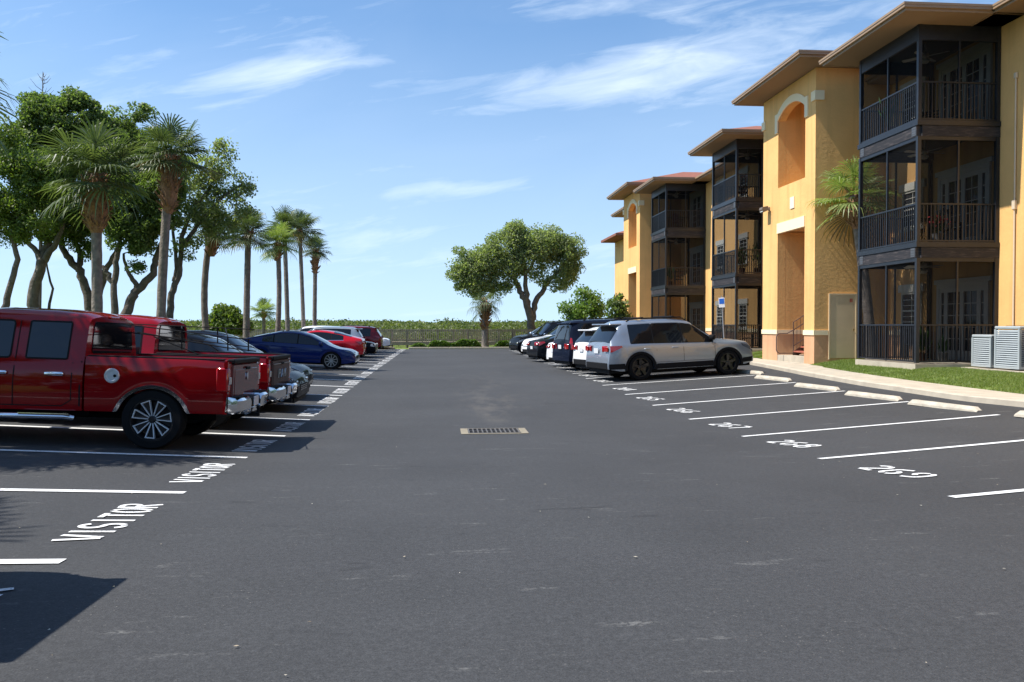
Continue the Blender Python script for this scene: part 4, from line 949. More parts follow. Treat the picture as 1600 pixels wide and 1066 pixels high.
def sedan(name,label,pm,x,y,rz,L=4.75,W=1.84,H=1.44,rim=None,kind='ten',wr=.335,scale=1.,fast=False,old=False,group=None,chrome=False,plate=True):
    z=float(g(x,y)); root=thing(name,label,'car',(x,y,z),rz,group); root.scale=(scale,)*3
    h=L/2; hd=.93 if not old else .96
    rear=[(-h,.60),(-h+.02,.84),(-h+.07,1.0),(-h+.5,1.06),(-1.05,H-.14),(-.55,H-.02)]
    if fast: rear=[(-h,.60),(-h+.02,.88),(-h+.08,1.04),(-h+.55,1.14),(-1.1,H-.09),(-.5,H-.01)]
    top=rear+[(-.2,H),(.15,H-.02),(.55,H-.12),(1.12,hd+.08),(1.25,hd),(h-.7,hd-.12),(h-.25,hd-.17),(h-.06,hd-.26),(h-.01,hd-.38),(h,.52)]
    bl=.90
    belt=[(-h,bl+.06),(-h+1.0,bl+.04),(1.0,bl-.03),(h,bl-.06)]
    xwf,xwr=h-.90,-h+1.02
    B=Body(L,W,top,belt,(xwf,xwr),wr+.045,.24,tum=.42,endw=.13 if not old else .06,rearw=.10,wz=wr)
    mb=MB(); B.shell(mb); mb.build('body',pm,root,smooth=38)
    greenhouse(B,root,-h+.98 if fast else -h+1.1,1.08,(-.78,.12),inset=.085,rnd=.04,framem=CHR if chrome or fast else None)
    mb=MB(); B.shell(mb,.42,1.14,vr=(9,14),off=.005,caps=False); mb.build('windscreen',GLASS,root,recalc=False,smooth=60)
    mb=MB(); B.shell(mb,-h+.60,-1.0 if not fast else -.9,vr=(9,14),off=.005,caps=False); mb.build('rear_window',GLASS,root,recalc=False,smooth=60)
    for sg in (1,-1):
        mb=MB(); P=[(-h+.01,.78),(-h+.12,.80),(-h+.40,.92),(-h+.36,.98),(-h+.02,.96)]; B.side(mb,round_poly(P,.025),.008,(sg,))
        yy=B.half(-h)-.02; mb.box((-h-.010,min(sg*yy,sg*(yy-.32)),.80),(-h+.03,max(sg*yy,sg*(yy-.32)),.88),bev=.01); mb.build('tail_light',REDL,root)
        mb=MB()
        if old:
            yy=B.half(h)-.12; 
            for q in (0,.2): mb.lathe([(0,.018),(.07,.012),(.085,-.01),(.085,-.05)],(h-.012,sg*(yy-q),.66),'x',16)
            P=[(h-.28,.60),(h-.05,.58),(h-.05,.72),(h-.26,.73)]; B.side(mb,P,.008,(sg,))
            mb.build('headlight',AMB,root)
        else:
            P=[(h-.52,.76),(h-.16,.66),(h-.07,.60),(h-.10,.68),(h-.46,.80)]; B.side(mb,round_poly(P,.02),.008,(sg,))
            yy=B.half(h-.02)-.03; mb.box((h-.09,min(sg*yy,sg*(yy-.28)),.58),(h-.03,max(sg*yy,sg*(yy-.28)),.64),bev=.01); mb.build('headlight',HEADL,root)
    mb=MB(); mb.box((h-.05,-.42,.42),(h+.006,.42,.56),bev=.01); mb.box((h-.09,-.62,.28),(h-.004,.62,.38),bev=.01)
    mb.box((-h-.004,-.55,.30),(-h+.04,.55,.40),bev=.01); mb.build('grille',BLK,root)
    if chrome or old:
        mb=MB(); 
        for k in range(3): mb.box((h-.004,-.40,.435+k*.04),(h+.010,.40,.447+k*.04))
        mb.build('grille_bars',CHR,root)
    if plate: mb=MB(); mb.box((-h-.014,-.16,.62),(-h-.004,.16,.76),bev=.003); mb.build('number_plate',PLATE,root)
    mb=MB(); mb.box((-h+.06,-W/2+.2,.19),(h-.06,W/2-.2,.30)); mb.box((xwr-wr-.1,-W/2+.33,.16),(xwf+wr+.1,W/2-.33,.66)); mb.build('underbody',BLK,root)
    for sg in (1,-1):
      mb=MB()
      for pts in ([(1.0,.36),(1.08,.9)],[(.14,.33),(.10,.9)],[(-.9,.33),(-1.0,.55),(-.8,.9)],[(xwr+.42,.36),(xwf-.42,.36)]): B.line(mb,pts,.010,.003,(sg,))
      mb.build('door_seams',BLK,root)
    for xx in (-.05,-.98):
        for sg in (1,-1): mb=MB(); yy=B.y(xx,.80); rounded_box(mb,(xx,sg*(yy+.018),.80),(.19,.03,.03),.01); mb.build('door_handle',CHR if chrome else pm,root)
    mirrors(root,B,.98,.90,pm,.85)
    for xw in (xwf,xwr):
        for sg in (1,-1): wheel(root,xw,sg*(W/2-.125),wr,.22,rim or ALU,kind,sg)
    return settle(root,xwf-xwr,W-.3)
def settle(root,wb,tw,f=1.):
    x,y=root.location.x,root.location.y; a=root.rotation_euler.z; sc=root.scale.x; c,s_=math.cos(a),math.sin(a); q={}
    for i in (1,-1):
        for j in (1,-1):
            u,v=i*wb/2*sc,j*tw/2*sc; q[i,j]=float(g(x+c*u-s_*v,y+s_*u+c*v))
    pit=math.atan((q[1,1]+q[1,-1]-q[-1,1]-q[-1,-1])/2/(wb*sc)); rol=math.atan((q[1,1]+q[-1,1]-q[1,-1]-q[-1,-1])/2/(tw*sc))
    root.location.z=sum(q.values())/4+.004-abs(1-f)*abs(math.sin(pit))*wb*sc/2
    root.rotation_mode='XYZ'; root.rotation_euler=(rol,-pit*f,a)
    return root
SPK=mat('machined_alloy',(.75,.76,.78),.35,metal=.5)
# pickup -------------------------------------------------------------
def pickup(label,pm,x,y,rz,wr=.405,custom=False,gate=None,group='red pickup trucks'):
    z=float(g(x,y)); root=thing('pickup_truck',label,'pickup truck',(x,y,z),rz,group)
    L=5.75; W=2.0; h=L/2; cr=-.92; xt=-h+.10   # cab rear, tailgate plane
    H=1.84; hood=1.18; bl=1.14; BT=1.23
    top=[(cr,H-.09),(cr+.12,H-.03),(cr+.5,H),(.3,H),(.7,H-.05),(1.25,hood+.16),(1.38,hood+.03),(h-.4,hood-.04),(h-.14,hood-.12),(h-.05,.9),(h,.62)]
    belt=[(cr,bl),(1.0,bl-.02),(h,bl-.08)]
    xwf,xwr=h-.95,-h+1.05
    B=Body(L,W,top,belt,(xwf,),wr+.075,.50,tum=.20,x0=cr,wz=wr,endw=.07); B.rearw=0
    mb=MB(); B.shell(mb); mb.build('cab',pm,root,smooth=36)
    # side windows
    for a,b in ((-.70,-.17),(.03,1.20)):
        bot=[(a+(b-a)*k/10,bl+.045) for k in range(11)]; tp=[(a+(b-a)*k/10,min(H-.16,B.top(a+(b-a)*k/10)-.13)) for k in range(11)]
        P=[p for p in bot if B.top(p[0])-.13>bl+.08]+[p for p in tp[::-1] if p[1]>bl+.08]
        P=[P[0],P[len([p for p in bot if B.top(p[0])-.13>bl+.08])-1]]+P[len([p for p in bot if B.top(p[0])-.13>bl+.08]):] if False else P
        for sg in (1,-1):
            mb=MB(); B.side(mb,round_poly(P,.07),.004,(sg,)); mb.build('side_window',GLASS,root)
            mb=MB(); PP=round_poly(P,.07); B.line(mb,PP+[PP[0]],.022,.006,(sg,)); mb.build('window_seal',BLK,root)
    mb=MB(); B.shell(mb,.74,1.27,vr=(9,14),off=.005,caps=False); mb.build('windscreen',GLASS,root,recalc=False,smooth=60)
    mb=MB(); P=round_poly([(-.74,bl+.12),(.74,bl+.12),(.66,H-.14),(-.66,H-.14)],.08); mb.prism(P,cr-.012,cr+.02,'x'); mb.build('rear_window',GLASS,root)
    mb=MB(); mb.box((cr-.03,-.16,H-.09),(cr+.02,.16,H-.055),bev=.01); mb.build('brake_light',REDL,root)
    # bed
    mb=MB(); xs_=sorted(set(list(np.round(np.arange(xt,cr-.03,.08),3))+[round(cr-.03,3)]+[round(xwr+(wr+.075)*math.cos(math.pi*k/16)*.9999,4) for k in range(17)]+[xwr-wr-.08,xwr+wr+.08])); w=W/2
    def zb(x):
        d=abs(x-xwr); r=wr+.075
        return max(.50,wr*.86+math.sqrt(r*r-d*d)) if d<r else .50
    for sg in (1,-1):
        rows=[]
        for x_ in xs_:
            b=zb(x_); m=BT-b; e=.02*max(0,(xt+.5-x_)/.5)**2
            rows.append([(x_,sg*(w-.14),b),(x_,sg*(w-.022-e),b),(x_,sg*(w-.012-e),b+.06),(x_,sg*(w-e),b+m*.45),(x_,sg*(w-.002-e),b+m*.62),(x_,sg*(w-.012-e),BT-.12),(x_,sg*(w-.018-e),BT-.03),(x_,sg*(w-.035-e),BT),(x_,sg*(w-.13),BT),(x_,sg*(w-.14),BT-.02),(x_,sg*(w-.14),.8)])
        n=len(rows[0]); mb.add([v for r_ in rows for v in r_],[(i*n+k,(i+1)*n+k,(i+1)*n+k+1,i*n+k+1) for i in range(len(rows)-1) for k in range(n-1)]+[tuple(range(n)),tuple(range((len(rows)-1)*n,len(rows)*n))])
    mb.box((xt+.03,-w+.1,.74),(cr-.04,w-.1,.80)); mb.box((cr-.07,-w+.14,.8),(cr-.035,w-.14,BT-.01))
    bed=mb.build('cargo_bed',pm,root,smooth=36)
    for sg in (1,-1): mb=MB(); mb.box((xt+.03,sg*(w-.085)-.052,BT+.001),(cr-.05,sg*(w-.085)+.052,BT+.018),bev=.006); mb.build('bed_rail_cap',BLK,bed)
    # tailgate
    gw=w-.20; mb=MB(); mb.box((xt-.055,-gw,.60),(xt+.0,gw,BT-.05),bev=.022); mb.box((xt-.06,-gw+.10,.68),(xt-.05,gw-.10,1.10),bev=.006)
    tg=mb.build('tailgate',gate or pm,root,smooth=30)
    mb=MB(); mb.box((xt-.075,-gw,BT-.05),(xt+.03,gw,BT+.016),bev=.015); mb.build('tailgate_cap',BLK,tg)
    mb=MB()
    if custom:
        mb.prism(round_poly([(-.045,.97),(-.032,1.04),(0,1.06),(.032,1.04),(.045,.97),(.018,.93),(0,.945),(-.018,.93)],.012),xt-.075,xt-.065,'x')
    else:
        # raised brand letters R A M in block strokes (reads the same as on the photographed tailgate)
        S={'R':[[(0,0),(0,1)],[(0,1),(.7,1),(.7,.55),(0,.5)],[(.35,.5),(.75,0)]],'A':[[(0,0),(.38,1),(.76,0)],[(.15,.33),(.6,.33)]],'M':[[(0,0),(0,1),(.4,.35),(.8,1),(.8,0)]]}
        for i,ch in enumerate('RAM'):
            for pl in S[ch]:
                for (a,b),(c,d) in zip(pl,pl[1:]): mb.tube([(xt-.070,.30-(i*.24+a*.19),.86+b*.14),(xt-.070,.30-(i*.24+c*.19),.86+d*.14)],.011,5)
        mb.box((xt-.075,-gw+.05,1.10),(xt-.06,gw-.05,1.112))
    mb.build('tailgate_emblem',CHR if custom else ALU,tg)
    mb=MB(); mb.box((xt-.085,-.11,1.085),(xt-.066,.11,1.13),bev=.008); mb.build('handle',BLK,tg)
    for sg in (1,-1):
        mb=MB(); y0,y1=sg*(gw+.012),sg*(w-.006); mb.box((xt-.035,min(y0,y1),.80),(xt+.13,max(y0,y1),1.13),bev=.022); tl=mb.build('tail_light',REDL,root,smooth=40)
        mb=MB(); yy=sg*((gw+w)/2); mb.box((xt-.052,yy-.06,.90),(xt-.04,yy+.06,1.0),bev=.004); mb.build('reversing_lens',AMB,tl)
        mb=MB(); mb.box((xt-.03,min(y0,y1),.5),(xt+.02,max(y0,y1)-.01 if sg>0 else max(y0,y1),.80)); mb.box((xt-.03,min(y0,y1),1.13),(xt+.02,max(y0,y1),BT-.02)); mb.build('corner_panel',pm,root)
    # bumper (stepped chrome)
    mb=MB()
    for sg in (1,-1):
        vs=[]; pr=[(.0,.50),(-.10,.50),(-.15,.54),(-.16,.68),(-.12,.72),(.0,.72)]
        for yy,dx,dz in ((.30,0,-.05),(.36,0,0),(.80,0,0),(.96,.04,.0),(1.0,.14,.02)):
            vs+=[(xt-.05+a+dx*(1 if a<0 else 0),sg*yy,b+dz*(1 if yy<.35 else 1)) for a,b in pr]
        n=6; fs=[(i*n+k,i*n+(k+1)%n,(i+1)*n+(k+1)%n,(i+1)*n+k) for i in range(4) for k in range(n)]+[tuple(range(n)),tuple(range(4*n,5*n))]
        mb.add(vs,fs)
    mb.box((xt-.19,-.36,.46),(xt-.05,.36,.56),bev=.02)
    bp=mb.build('rear_bumper',CHR,root,smooth=40)
    mb=MB(); mb.box((xt-.20,-.30,.57),(xt-.05,.30,.70),bev=.02); mb.box((xt-.18,.38,.722),(xt-.05,.92,.735)); mb.box((xt-.18,-.92,.722),(xt-.05,-.38,.735)); mb.box((xt-.26,-.035,.40),(xt-.05,.035,.46)); mb.lathe([(0,.1),(.025,.09),(.03,.06),(.015,.03),(.02,0)],(xt-.24,0,.46),'z',10); mb.build('hitch_step',BLK,bp)
    mb=MB(); mb.box((xt-.212,-.15,.565),(xt-.201,.15,.70),bev=.003); mb.build('number_plate',PLATE,bp)
    # underbody, exhaust
    mb=MB(); mb.box((-h+.35,-.42,.36),(h-.3,.42,.52)); mb.box((cr,-W/2+.25,.42),(h-.2,W/2-.25,.6)); mb.tube([(xwr,-W/2+.2,wr),(xwr,W/2-.2,wr)],.06); mb.box((cr-.2,-.75,.48),(h-1.6,.75,.52)); mb.box((-h+.4,-.8,.52),(cr,.8,.73)); mb.build('underbody',BLK,root)
    mb=MB(); mb.tube([(-1.5,-.55,.42),(-h+.45,-.6,.40),(-h+.2,-.66,.40)],.035,8); mb.build('exhaust',ALU,root)
    # seams + handles + mirrors + side step
    for sg in (1,-1):
        q_=(sg,); mb=MB(); B.line(mb,[(cr+.03,.56),(cr+.03,.8),(cr+.03,bl+.02)],.02,.006,q_)
        for xx in (-.04,1.22): B.line(mb,[(xx,.56),(xx,.8),(xx,1.0),(xx,bl+.0)],.013,.006,q_)
        B.line(mb,[(-.78,bl+.0),(-.78,.9),(-.78,.64),(-.66,.56)]+[(-.5+k*.2,.56) for k in range(9)],.013,.006,q_)
        B.line(mb,[(-.04,bl+.03),(-.04,H-.16)],.013,.006,q_)
        mb.build('door_seams',BLK,root)
    for xx in (-.56,.16):
        for sg in (1,-1): mb=MB(); yy=B.y(xx,1.0); rounded_box(mb,(xx,sg*(yy+.022),.985),(.25,.035,.05),.014); mb.build('door_handle',CHR,root,smooth=50)
    mirrors(root,B,1.18,bl+.02,CHR if custom else BLK,1.5)
    if custom:
        class Q: pass
        q=Q(); q.wz=wr; q.x0=xt; q.x1=cr; q.sill=.5; q.half=lambda x_:w; q.zb=zb; q.y=lambda x_,z_: w-.02*max(0,(xt+.5-x_)/.5)**2-.008
        for sg in (1,-1): mb=MB(); arch_strip(q,mb,xwr,wr+.068,wr+.115,.014,zc=wr*.86,a0=-8,a1=188,zmin=.5,sides=(sg,)); mb.build('chrome_arch_trim',CHR,root,smooth=40)
        mb=MB(); 
        mb.lathe([(0,.014),(.062,.014),(.068,.022),(.092,.022),(.100,.010),(.102,-.01)],(0,0,0),'y',26); f=mb.build('fuel_cap',mat('satin_silver',(.62,.63,.66),.35,metal=.6),root,loc=(-1.30,w-.008,.98))
        mb=MB(); mb.lathe([(0,.026),(.018,.025),(.02,.012)],(-.04,0,0),'y',12); mb.build('lock',BLK,f)
    for sg in (1,-1):
        mb=MB(); mb.tube([(cr+.1,sg*(w-.02),.40),(cr+.2,sg*(w+.03),.42),(1.3,sg*(w+.03),.42),(1.4,sg*(w-.02),.40)],.042,8); mb.box((cr+.12,sg*(w+.03)-.05,.455),(-.15,sg*(w+.03)+.05,.468)); mb.build('side_step',CHR,root,smooth=50)
    for sg in (1,-1):
        mb=MB(); mb.box((h-.08,sg*.72-.2,.86),(h-.02,sg*.72+.2,1.05),bev=.02); mb.build('headlight',HEADL,root)
    mb=MB(); mb.box((h-.09,-.5,.72),(h-.0,.5,1.06),bev=.03); mb.build('grille',CHR,root)
    mb=MB(); mb.box((h-.1,-.95,.48),(h+.06,.95,.66),bev=.04); mb.build('front_bumper',CHR,root)
    for xw in (xwf,xwr):
        for sg in (1,-1): wheel(root,xw,sg*(W/2-.15),wr,.27,SPK,'seven' if custom else 'five',sg,rimr=wr*.70)
    return settle(root,xwf-xwr,W-.3,.75)
BLK.node_tree.nodes['Principled BSDF'].inputs['IOR'].default_value=1.2
RED=paint('deep_red',(.22,.0035,.005),.0,.40); RED2=paint('wine_red',(.23,.004,.008),.0,.38); REDG=paint('tailgate_reflection_red',(.11,.028,.030),.0,.4); GRG=paint('tailgate_brown',(.055,.033,.032),.0,.35)  # near tailgate's red is greyed: its grazing reflection is put into the paint
SIL=paint('silver',(.29,.33,.385),.55,.34); WHI=paint('white',(.72,.72,.72),0,.25); BLU=paint('blue',(.005,.017,.105),.0,.3); BLKP=paint('black',(.006,.007,.010),.0,.3); NAVY=paint('navy',(.009,.013,.026),.0,.3)
BRED=paint('bright_red',(.42,.008,.018),.0,.24); DRED=paint('burgundy',(.22,.012,.016),.0,.25); LSIL=paint('light_silver',(.33,.37,.40),.6,.3); CHAR=paint('charcoal',(.012,.014,.018),.0,.3)
PI=math.pi
# left row, near to far
tr1=pickup('nearest deep red pickup truck with chrome arch trim and round silver fuel cap',RED,-5.71,12.42,PI,custom=True,gate=REDG)
tr2=pickup('second red pickup truck with block letters across its brown grey tailgate',RED2,-5.70,15.05,PI,wr=.40,gate=GRG)
suv('parked_suv','dark SUV left of the frame casting the shadow at bottom left',CHAR,-5.47,4.45,PI,L=5.0,H=1.84,W=1.94,boxy=True)
sedan('parked_sedan','black sedan with a thin chrome hood line, nose out beside the second pickup',BLKP,-2.95-2.37,18.0,0,H=1.50,chrome=True)
sedan('parked_sedan','black sedan nose out, one stall before the blue sedan gap',NAVY,-3.25-2.37,20.6,0,H=1.50)
sedan('parked_sedan','bright blue sedan nose out with silver multi-spoke wheels',BLU,-3.25-2.3,32.7,0,L=4.6,H=1.39,kind='ten',wr=.345)
sedan('parked_sedan','bright red fastback sedan, tail to the aisle, behind the blue sedan',BRED,-3.72-2.37,41.4,PI,fast=True,H=1.40,L=4.7)
sedan('parked_sedan','black older sedan with round pale headlights, nose out past the red fastback',BLKP,-3.45-2.4,45.6,0,old=True,H=1.38)
suv('parked_suv','silver SUV with dark windows beyond the bright red fastback',LSIL,-4.35-2.5,48.6,PI,H=1.58,L=4.85,clad=False,rails=False,hood=1.0)
suv('parked_suv','white SUV whose roof shows furthest left behind the silver SUV',WHI,-9.6+1.7-.0,51.3,PI,H=1.60,clad=False,rails=False,L=4.8,hood=1.0)
suv('parked_suv','dark red SUV, tail out, near the far end of the left row',DRED,-3.75-2.35,53.9,PI,L=4.7,H=1.62,clad=False,hood=1.0)
sedan('parked_sedan','white car nose out, last in the left row before the boardwalk',WHI,-3.6-2.37,62.97-2.6,0,H=1.44)
# right row, near to far (stall direction is 12 degrees off square)
a12=R(12)
def rp(xt,yc,L,sc=1): return (xt+L*sc/2*CS,yc+L*sc/2*SN)
x,y=4.98,26.0; p=rp(x,y,4.83,1.06)
suv('parked_suv','silver SUV with black wheels and roof bars, nearest in the right row',SIL,p[0],p[1]-.05,a12,L=4.83,W=1.93,H=1.76,rim=DRM,kind='five',wr=.385,rails='bars',scale=1.06,tail='wedge')
p=rp(4.98,28.8,4.6); suv('parked_suv','white SUV with pointed red tail lights beside the silver SUV',WHI,p[0],p[1],a12,L=4.6,H=1.66,kind='ten',rails=True)
p=rp(4.75,31.9,5.1); suv('parked_suv','large dark navy SUV with tall red tail lights between white cars',NAVY,p[0],p[1],a12,L=5.1,W=2.0,H=1.86,boxy=True,clad=False,tail='tall',scale=1.03,chrome=True)
p=rp(4.75,34.6,4.6); sedan('parked_sedan','white sedan with only its tail showing beside the large navy SUV',WHI,p[0],p[1],a12,H=1.46,L=4.6)
p=rp(4.42,39.5,4.7); sedan('parked_sedan','dark sedan with red tail lights and silver wheels in the right row',CHAR,p[0],p[1],a12,H=1.40,kind='ten')
p=rp(4.55,43.0,4.7); suv('parked_suv','white crossover nose out behind the dark sedan',WHI,p[0],p[1],a12+PI,H=1.74,L=4.7,clad=False,scale=1.03)
p=rp(4.4,50.0,5.2); suv('parked_suv','big black SUV nose out near the far end of the right row',BLKP,p[0],p[1]-.2,a12+PI,L=5.2,W=2.0,H=1.92,boxy=True,clad=False,chrome=True)
p=rp(5.1,56.2,4.7); suv('parked_suv','black SUV last in the right row next to the end kerb',CHAR,p[0],p[1]-.2,a12+PI,L=4.7,H=1.72,chrome=True)
# folded black tube rack lying in the near pickup bed
rk=thing('cargo_rack','black metal tube rack lying in the bed of the nearest pickup','rack',(0,0,0))
m=BLK
def P_(px,py,Y): return at(px,py,Y)
for nm,pts,Y in (('long_rail',[(196,506),(397.6,515)],13.15),('long_rail',[(196,507),(356,527),(392,531)],11.75),('lower_rail',[(215,519),(350,543),(400,549)],11.75),('lower_rail',[(205,520),(397,543)],13.15)):
    mb=MB(); mb.tube([P_(a,b,Y) for a,b in pts],.009,6); mb.build(nm,m,rk)
for a,b,Y in (((284,516),(284,546),11.75),((356,526),(356,548),11.75),((388,530),(388,549),11.75),((284,512),(284,530),13.15),((340,513),(340,537),13.15)):
    mb=MB(); mb.tube([P_(*a,Y),P_(*b,Y)],.010,6); mb.build('upright',m,rk)
for px,py,px2,py2 in ((284,514,284,510),(356,527,352,513)):
    mb=MB(); mb.tube([P_(px,py,11.75),P_(px2,py2,13.15)],.009,6); mb.build('cross_tube',m,rk)
mb=MB(); mb.tube([P_(240,526,11.85),P_(311,554,11.85)],.009,6); mb.build('brace',m,rk)
# ================================================================== VEGETATION
BARK=mat('palm_bark',(.20,.165,.14),.95,noise=(7,.3,8),bump=(18,.8,.03)); BOOT=mat('palm_boot',(.27,.145,.075),.9,noise=(14,.35),bump=(30,.8,.03))
TRUNK=mat('tree_bark',(.125,.105,.085),.95,noise=(6,.35,8),bump=(14,.9,.04))
PALM=leafmat('palm_leaf',(.055,.085,.032),(.15,.18,.08),.5,.3); PALMY=leafmat('palm_leaf_bright',(.14,.20,.05),(.28,.32,.12),.5,.4)
DEAD=leafmat('palm_dead',(.16,.11,.05),(.27,.20,.10),.7,.2)
def frond_mesh(base,az,el,R_,rn,droop=.5,nseg=26):
    """one costapalmate fan leaf; returns verts(list), faces(quads)"""
    V=[];F=[]
    d=np.array([math.cos(az)*math.cos(el),math.sin(az)*math.cos(el),math.sin(el)]); side=np.array([-math.sin(az),math.cos(az),0]); up=np.cross(side,d)*-1
    if up[2]<0: up=-up
    Lp=R_*rn.uniform(.30,.60); sag=droop*Lp*.18
    p0=np.array(base); p1=p0+d*Lp-np.array([0,0,sag])
    w=.012+.004*R_
    # petiole
    for a,b in ((p0,p1),):
        o=len(V); V+=[a-side*w,a+side*w,b+side*w*.6,b-side*w*.6]; F.append((o,o+1,o+2,o+3))
        o=len(V); V+=[a-up*w,a+up*w,b+up*w*.6,b-up*w*.6]; F.append((o,o+1,o+2,o+3))
    Ls=R_*rn.uniform(.56,.72)
    for k in range(nseg):
        u=(k+.5)/nseg*2-1; ang=u*2.15; 
        ca,sa=math.cos(ang),math.sin(ang)
        dd=d*ca+side*sa+up*(.18-.35*abs(u)*0.5); dd/=np.linalg.norm(dd)
        ln=Ls*(1-.28*abs(u)**2)*rn.uniform(.88,1.1); st=p1+d*(.10*Ls*ca)
        nrm=np.cross(dd,up); nn=np.linalg.norm(nrm); nrm=nrm/(nn+1e-9)
        tw=up*(rn.uniform(-.5,.5))+nrm; tw/=np.linalg.norm(tw)
        ww=ln*.027
        q1=st+dd*ln*.5-np.array([0,0,droop*ln*.06]); q2=st+dd*ln*.8-np.array([0,0,droop*ln*.26]); q3=st+dd*ln*.96-np.array([0,0,droop*ln*rn.uniform(.45,.75)])
        o=len(V); V+=[st-tw*ww*.35,st+tw*ww*.35,q1+tw*ww,q1-tw*ww,q2+tw*ww*.7,q2-tw*ww*.7,q3+tw*ww*.12,q3-tw*ww*.12]
        F+=[(o,o+1,o+2,o+3),(o+3,o+2,o+4,o+5),(o+5,o+4,o+6,o+7)]
    return V,F
CROWNS={}
def crown(kind,seed):
    key=(kind,seed)
    if key in CROWNS: return CROWNS[key]
    rn=random.Random(seed*13+5); V=[];F=[];M=[]
    n={'full':36,'sparse':16,'small':30,'airy':20}[kind]
    for i in range(n):
        t=(i+.5)/n; az=i*2.399963+rn.uniform(-.45,.45)
        el=R(90-132*t**.8)+rn.uniform(-.32,.32)
        if kind=='sparse': el=R(70-125*t)
        v,f=frond_mesh((0,0,.0+.12*(1-t)),az,el,1.0*rn.uniform(.86,1.06),rn,droop=rn.uniform(.25,.85) if kind!='sparse' else 1.5)
        o=len(V); V+=v; F+=[tuple(a+o for a in q) for q in f]
        dead=(t>.93 and rn.random()<.5); M+=[1 if dead else 0]*len(f)
    me=bpy.data.meshes.new('fronds'); me.from_pydata([tuple(v) for v in V],[],F); me.materials.append(PALM); me.materials.append(DEAD); me.polygons.foreach_set('material_index',M); me.update()
    CROWNS[key]=me; return me
def palm(label,x,y,tx,ty,tz,Rc,tr,boot=1.0,kind='full',seed=1,curve=0.,group='cabbage palms along the left edge',bright=False,bootw=1.9):
    z0=float(terr(x,y))-.15
    t=thing('palm_tree',label,'palm tree',(x,y,z0),0,group)
    H=tz-z0; dx,dy=tx-x,ty-y; mb=MB(); pts=[];rad=[];n=26
    for k in range(n+1):
        s=k/n; pts.append((dx*s**1.3+curve*math.sin(s*math.pi),dy*s,H*s)); f=1.35-.35*min(1,s/.12) if s<.12 else 1-.12*s
        rad.append(tr*f*(1+.035*math.sin(k*2.1)))
    mb.tube(pts,rad,14); mb.build('trunk',BARK,t,smooth=50)
    bl=boot
    if bl>0:
        mb=MB(); rn=random.Random(seed); 
        # core bulge
        zc=[H-bl,H-bl*.8,H-bl*.5,H-bl*.2,H+.02]; rr=[tr*.9,tr*bootw*.62,tr*bootw*.75,tr*bootw*.6,tr*.7]
        px=[(dx*(min(1,q/H))**1.3,dy*min(1,q/H),q) for q in zc]; mb.tube(px,rr,12)
        m=int(70*max(.6,bl))
        for k in range(m):
            s=rn.random(); zz=H-bl+bl*s; a=k*2.4; ra=np.interp(s,[0,.2,.5,.8,1],[.9,bootw*.62,bootw*.75,bootw*.6,.6])*tr*.93
            c=Vector((dx*(zz/H)**1.3+math.cos(a)*ra,dy*zz/H+math.sin(a)*ra,zz)); o=Vector((math.cos(a),math.sin(a),0)); sd_=Vector((-math.sin(a),math.cos(a),0))
            ln=tr*rn.uniform(.9,1.9); e=c+o*ln*.75+Vector((0,0,ln*rn.uniform(.5,1.1)))+sd_*rn.uniform(-.5,.5)*ln*.5; w=tr*.22
            mb.add([c-sd_*w,c+sd_*w,e+sd_*w*.45,e-sd_*w*.45,c-sd_*w-o*.03,c+sd_*w-o*.03,e+sd_*w*.45-o*.05,e-sd_*w*.45-o*.05],[(0,1,2,3),(7,6,5,4),(2,6,7,3),(0,3,7,4),(1,5,6,2)])
        mb.build('boots',BOOT,t,recalc=False)
    me=crown(kind,seed%4)
    if bright: me=me.copy(); me.materials[0]=PALMY
    c=bpy.data.objects.new('fronds',me); COL.objects.link(c); c.parent=t; c.location=(dx,dy,H-.05); c.scale=(Rc,Rc,Rc*.92); c.rotation_euler=(0,0,seed*1.7)
    return t
def pp(label,bpx,Y,cpx,cpy,Rpx,tr,**k):
    """base px column, distance, crown centre px"""
    b=at(bpx,500,Y); c=at(cpx,cpy,Y); s=Y/1290
    return palm(label,b.x,Y,c.x,Y,c.z,Rpx*s*.86,tr*.92,**k)
pp('broad crowned palm with brown boot collar rising above the near pickup cab',152,24.5,150,272,98,.165,boot=1.7,seed=1,bootw=2.9)
pp('tall palm standing above the near pickup bed, crown highest of the row',250,27,268,240,70,.16,boot=1.9,seed=2,bootw=2.6,curve=-.05)
pp('palm with a fat shaggy boot collar, under the sparse oak branches',328,34,331,350,46,.15,boot=1.3,seed=3,bootw=2.6,curve=-.25)
pp('palm with a rust brown trunk left of the small round palm',384,38,388,362,50,.165,boot=.4,seed=4,bootw=1.5)
pp('bright green palm with a curving trunk in front of the slender pair',431,44,434,378,40,.15,boot=1.0,seed=5,curve=.12,bright=True,bootw=2.1)
pp('slender straight palm behind the bright green curving palm',450,49,444,352,37,.15,boot=.7,seed=6,bootw=1.7)
pp('slender palm with a high full crown, second from the right of the left row',475,52,468,358,42,.14,boot=.9,seed=7,bootw=1.6)
pp('rightmost tall palm of the left row, with a pale bulging collar',491,56,493,388,28,.16,boot=1.7,seed=8,bootw=2.1)
pp('small round short palm in the mangroves between two tall trunks',412,58,412,486,27,.14,boot=.5,seed=9,kind='small',group='short palms',bright=True)
pp('short drooping palm with a thick crosshatched trunk in front of the boardwalk',758,63.5,758,472,31,.30,boot=2.2,seed=10,kind='sparse',group='short palms',bootw=1.35)
palm('palm between the near balcony tower and the stair tower',14.36,26.4,13.66,26.4,5.7,1.6,.17,boot=1.1,seed=11,kind='airy',group='palms by the building',bright=True)
palm('palm whose frond tips enter the photo at upper left',-9.95,16.2,-9.75,16.2,6.15,1.7,.17,boot=1.2,seed=12)
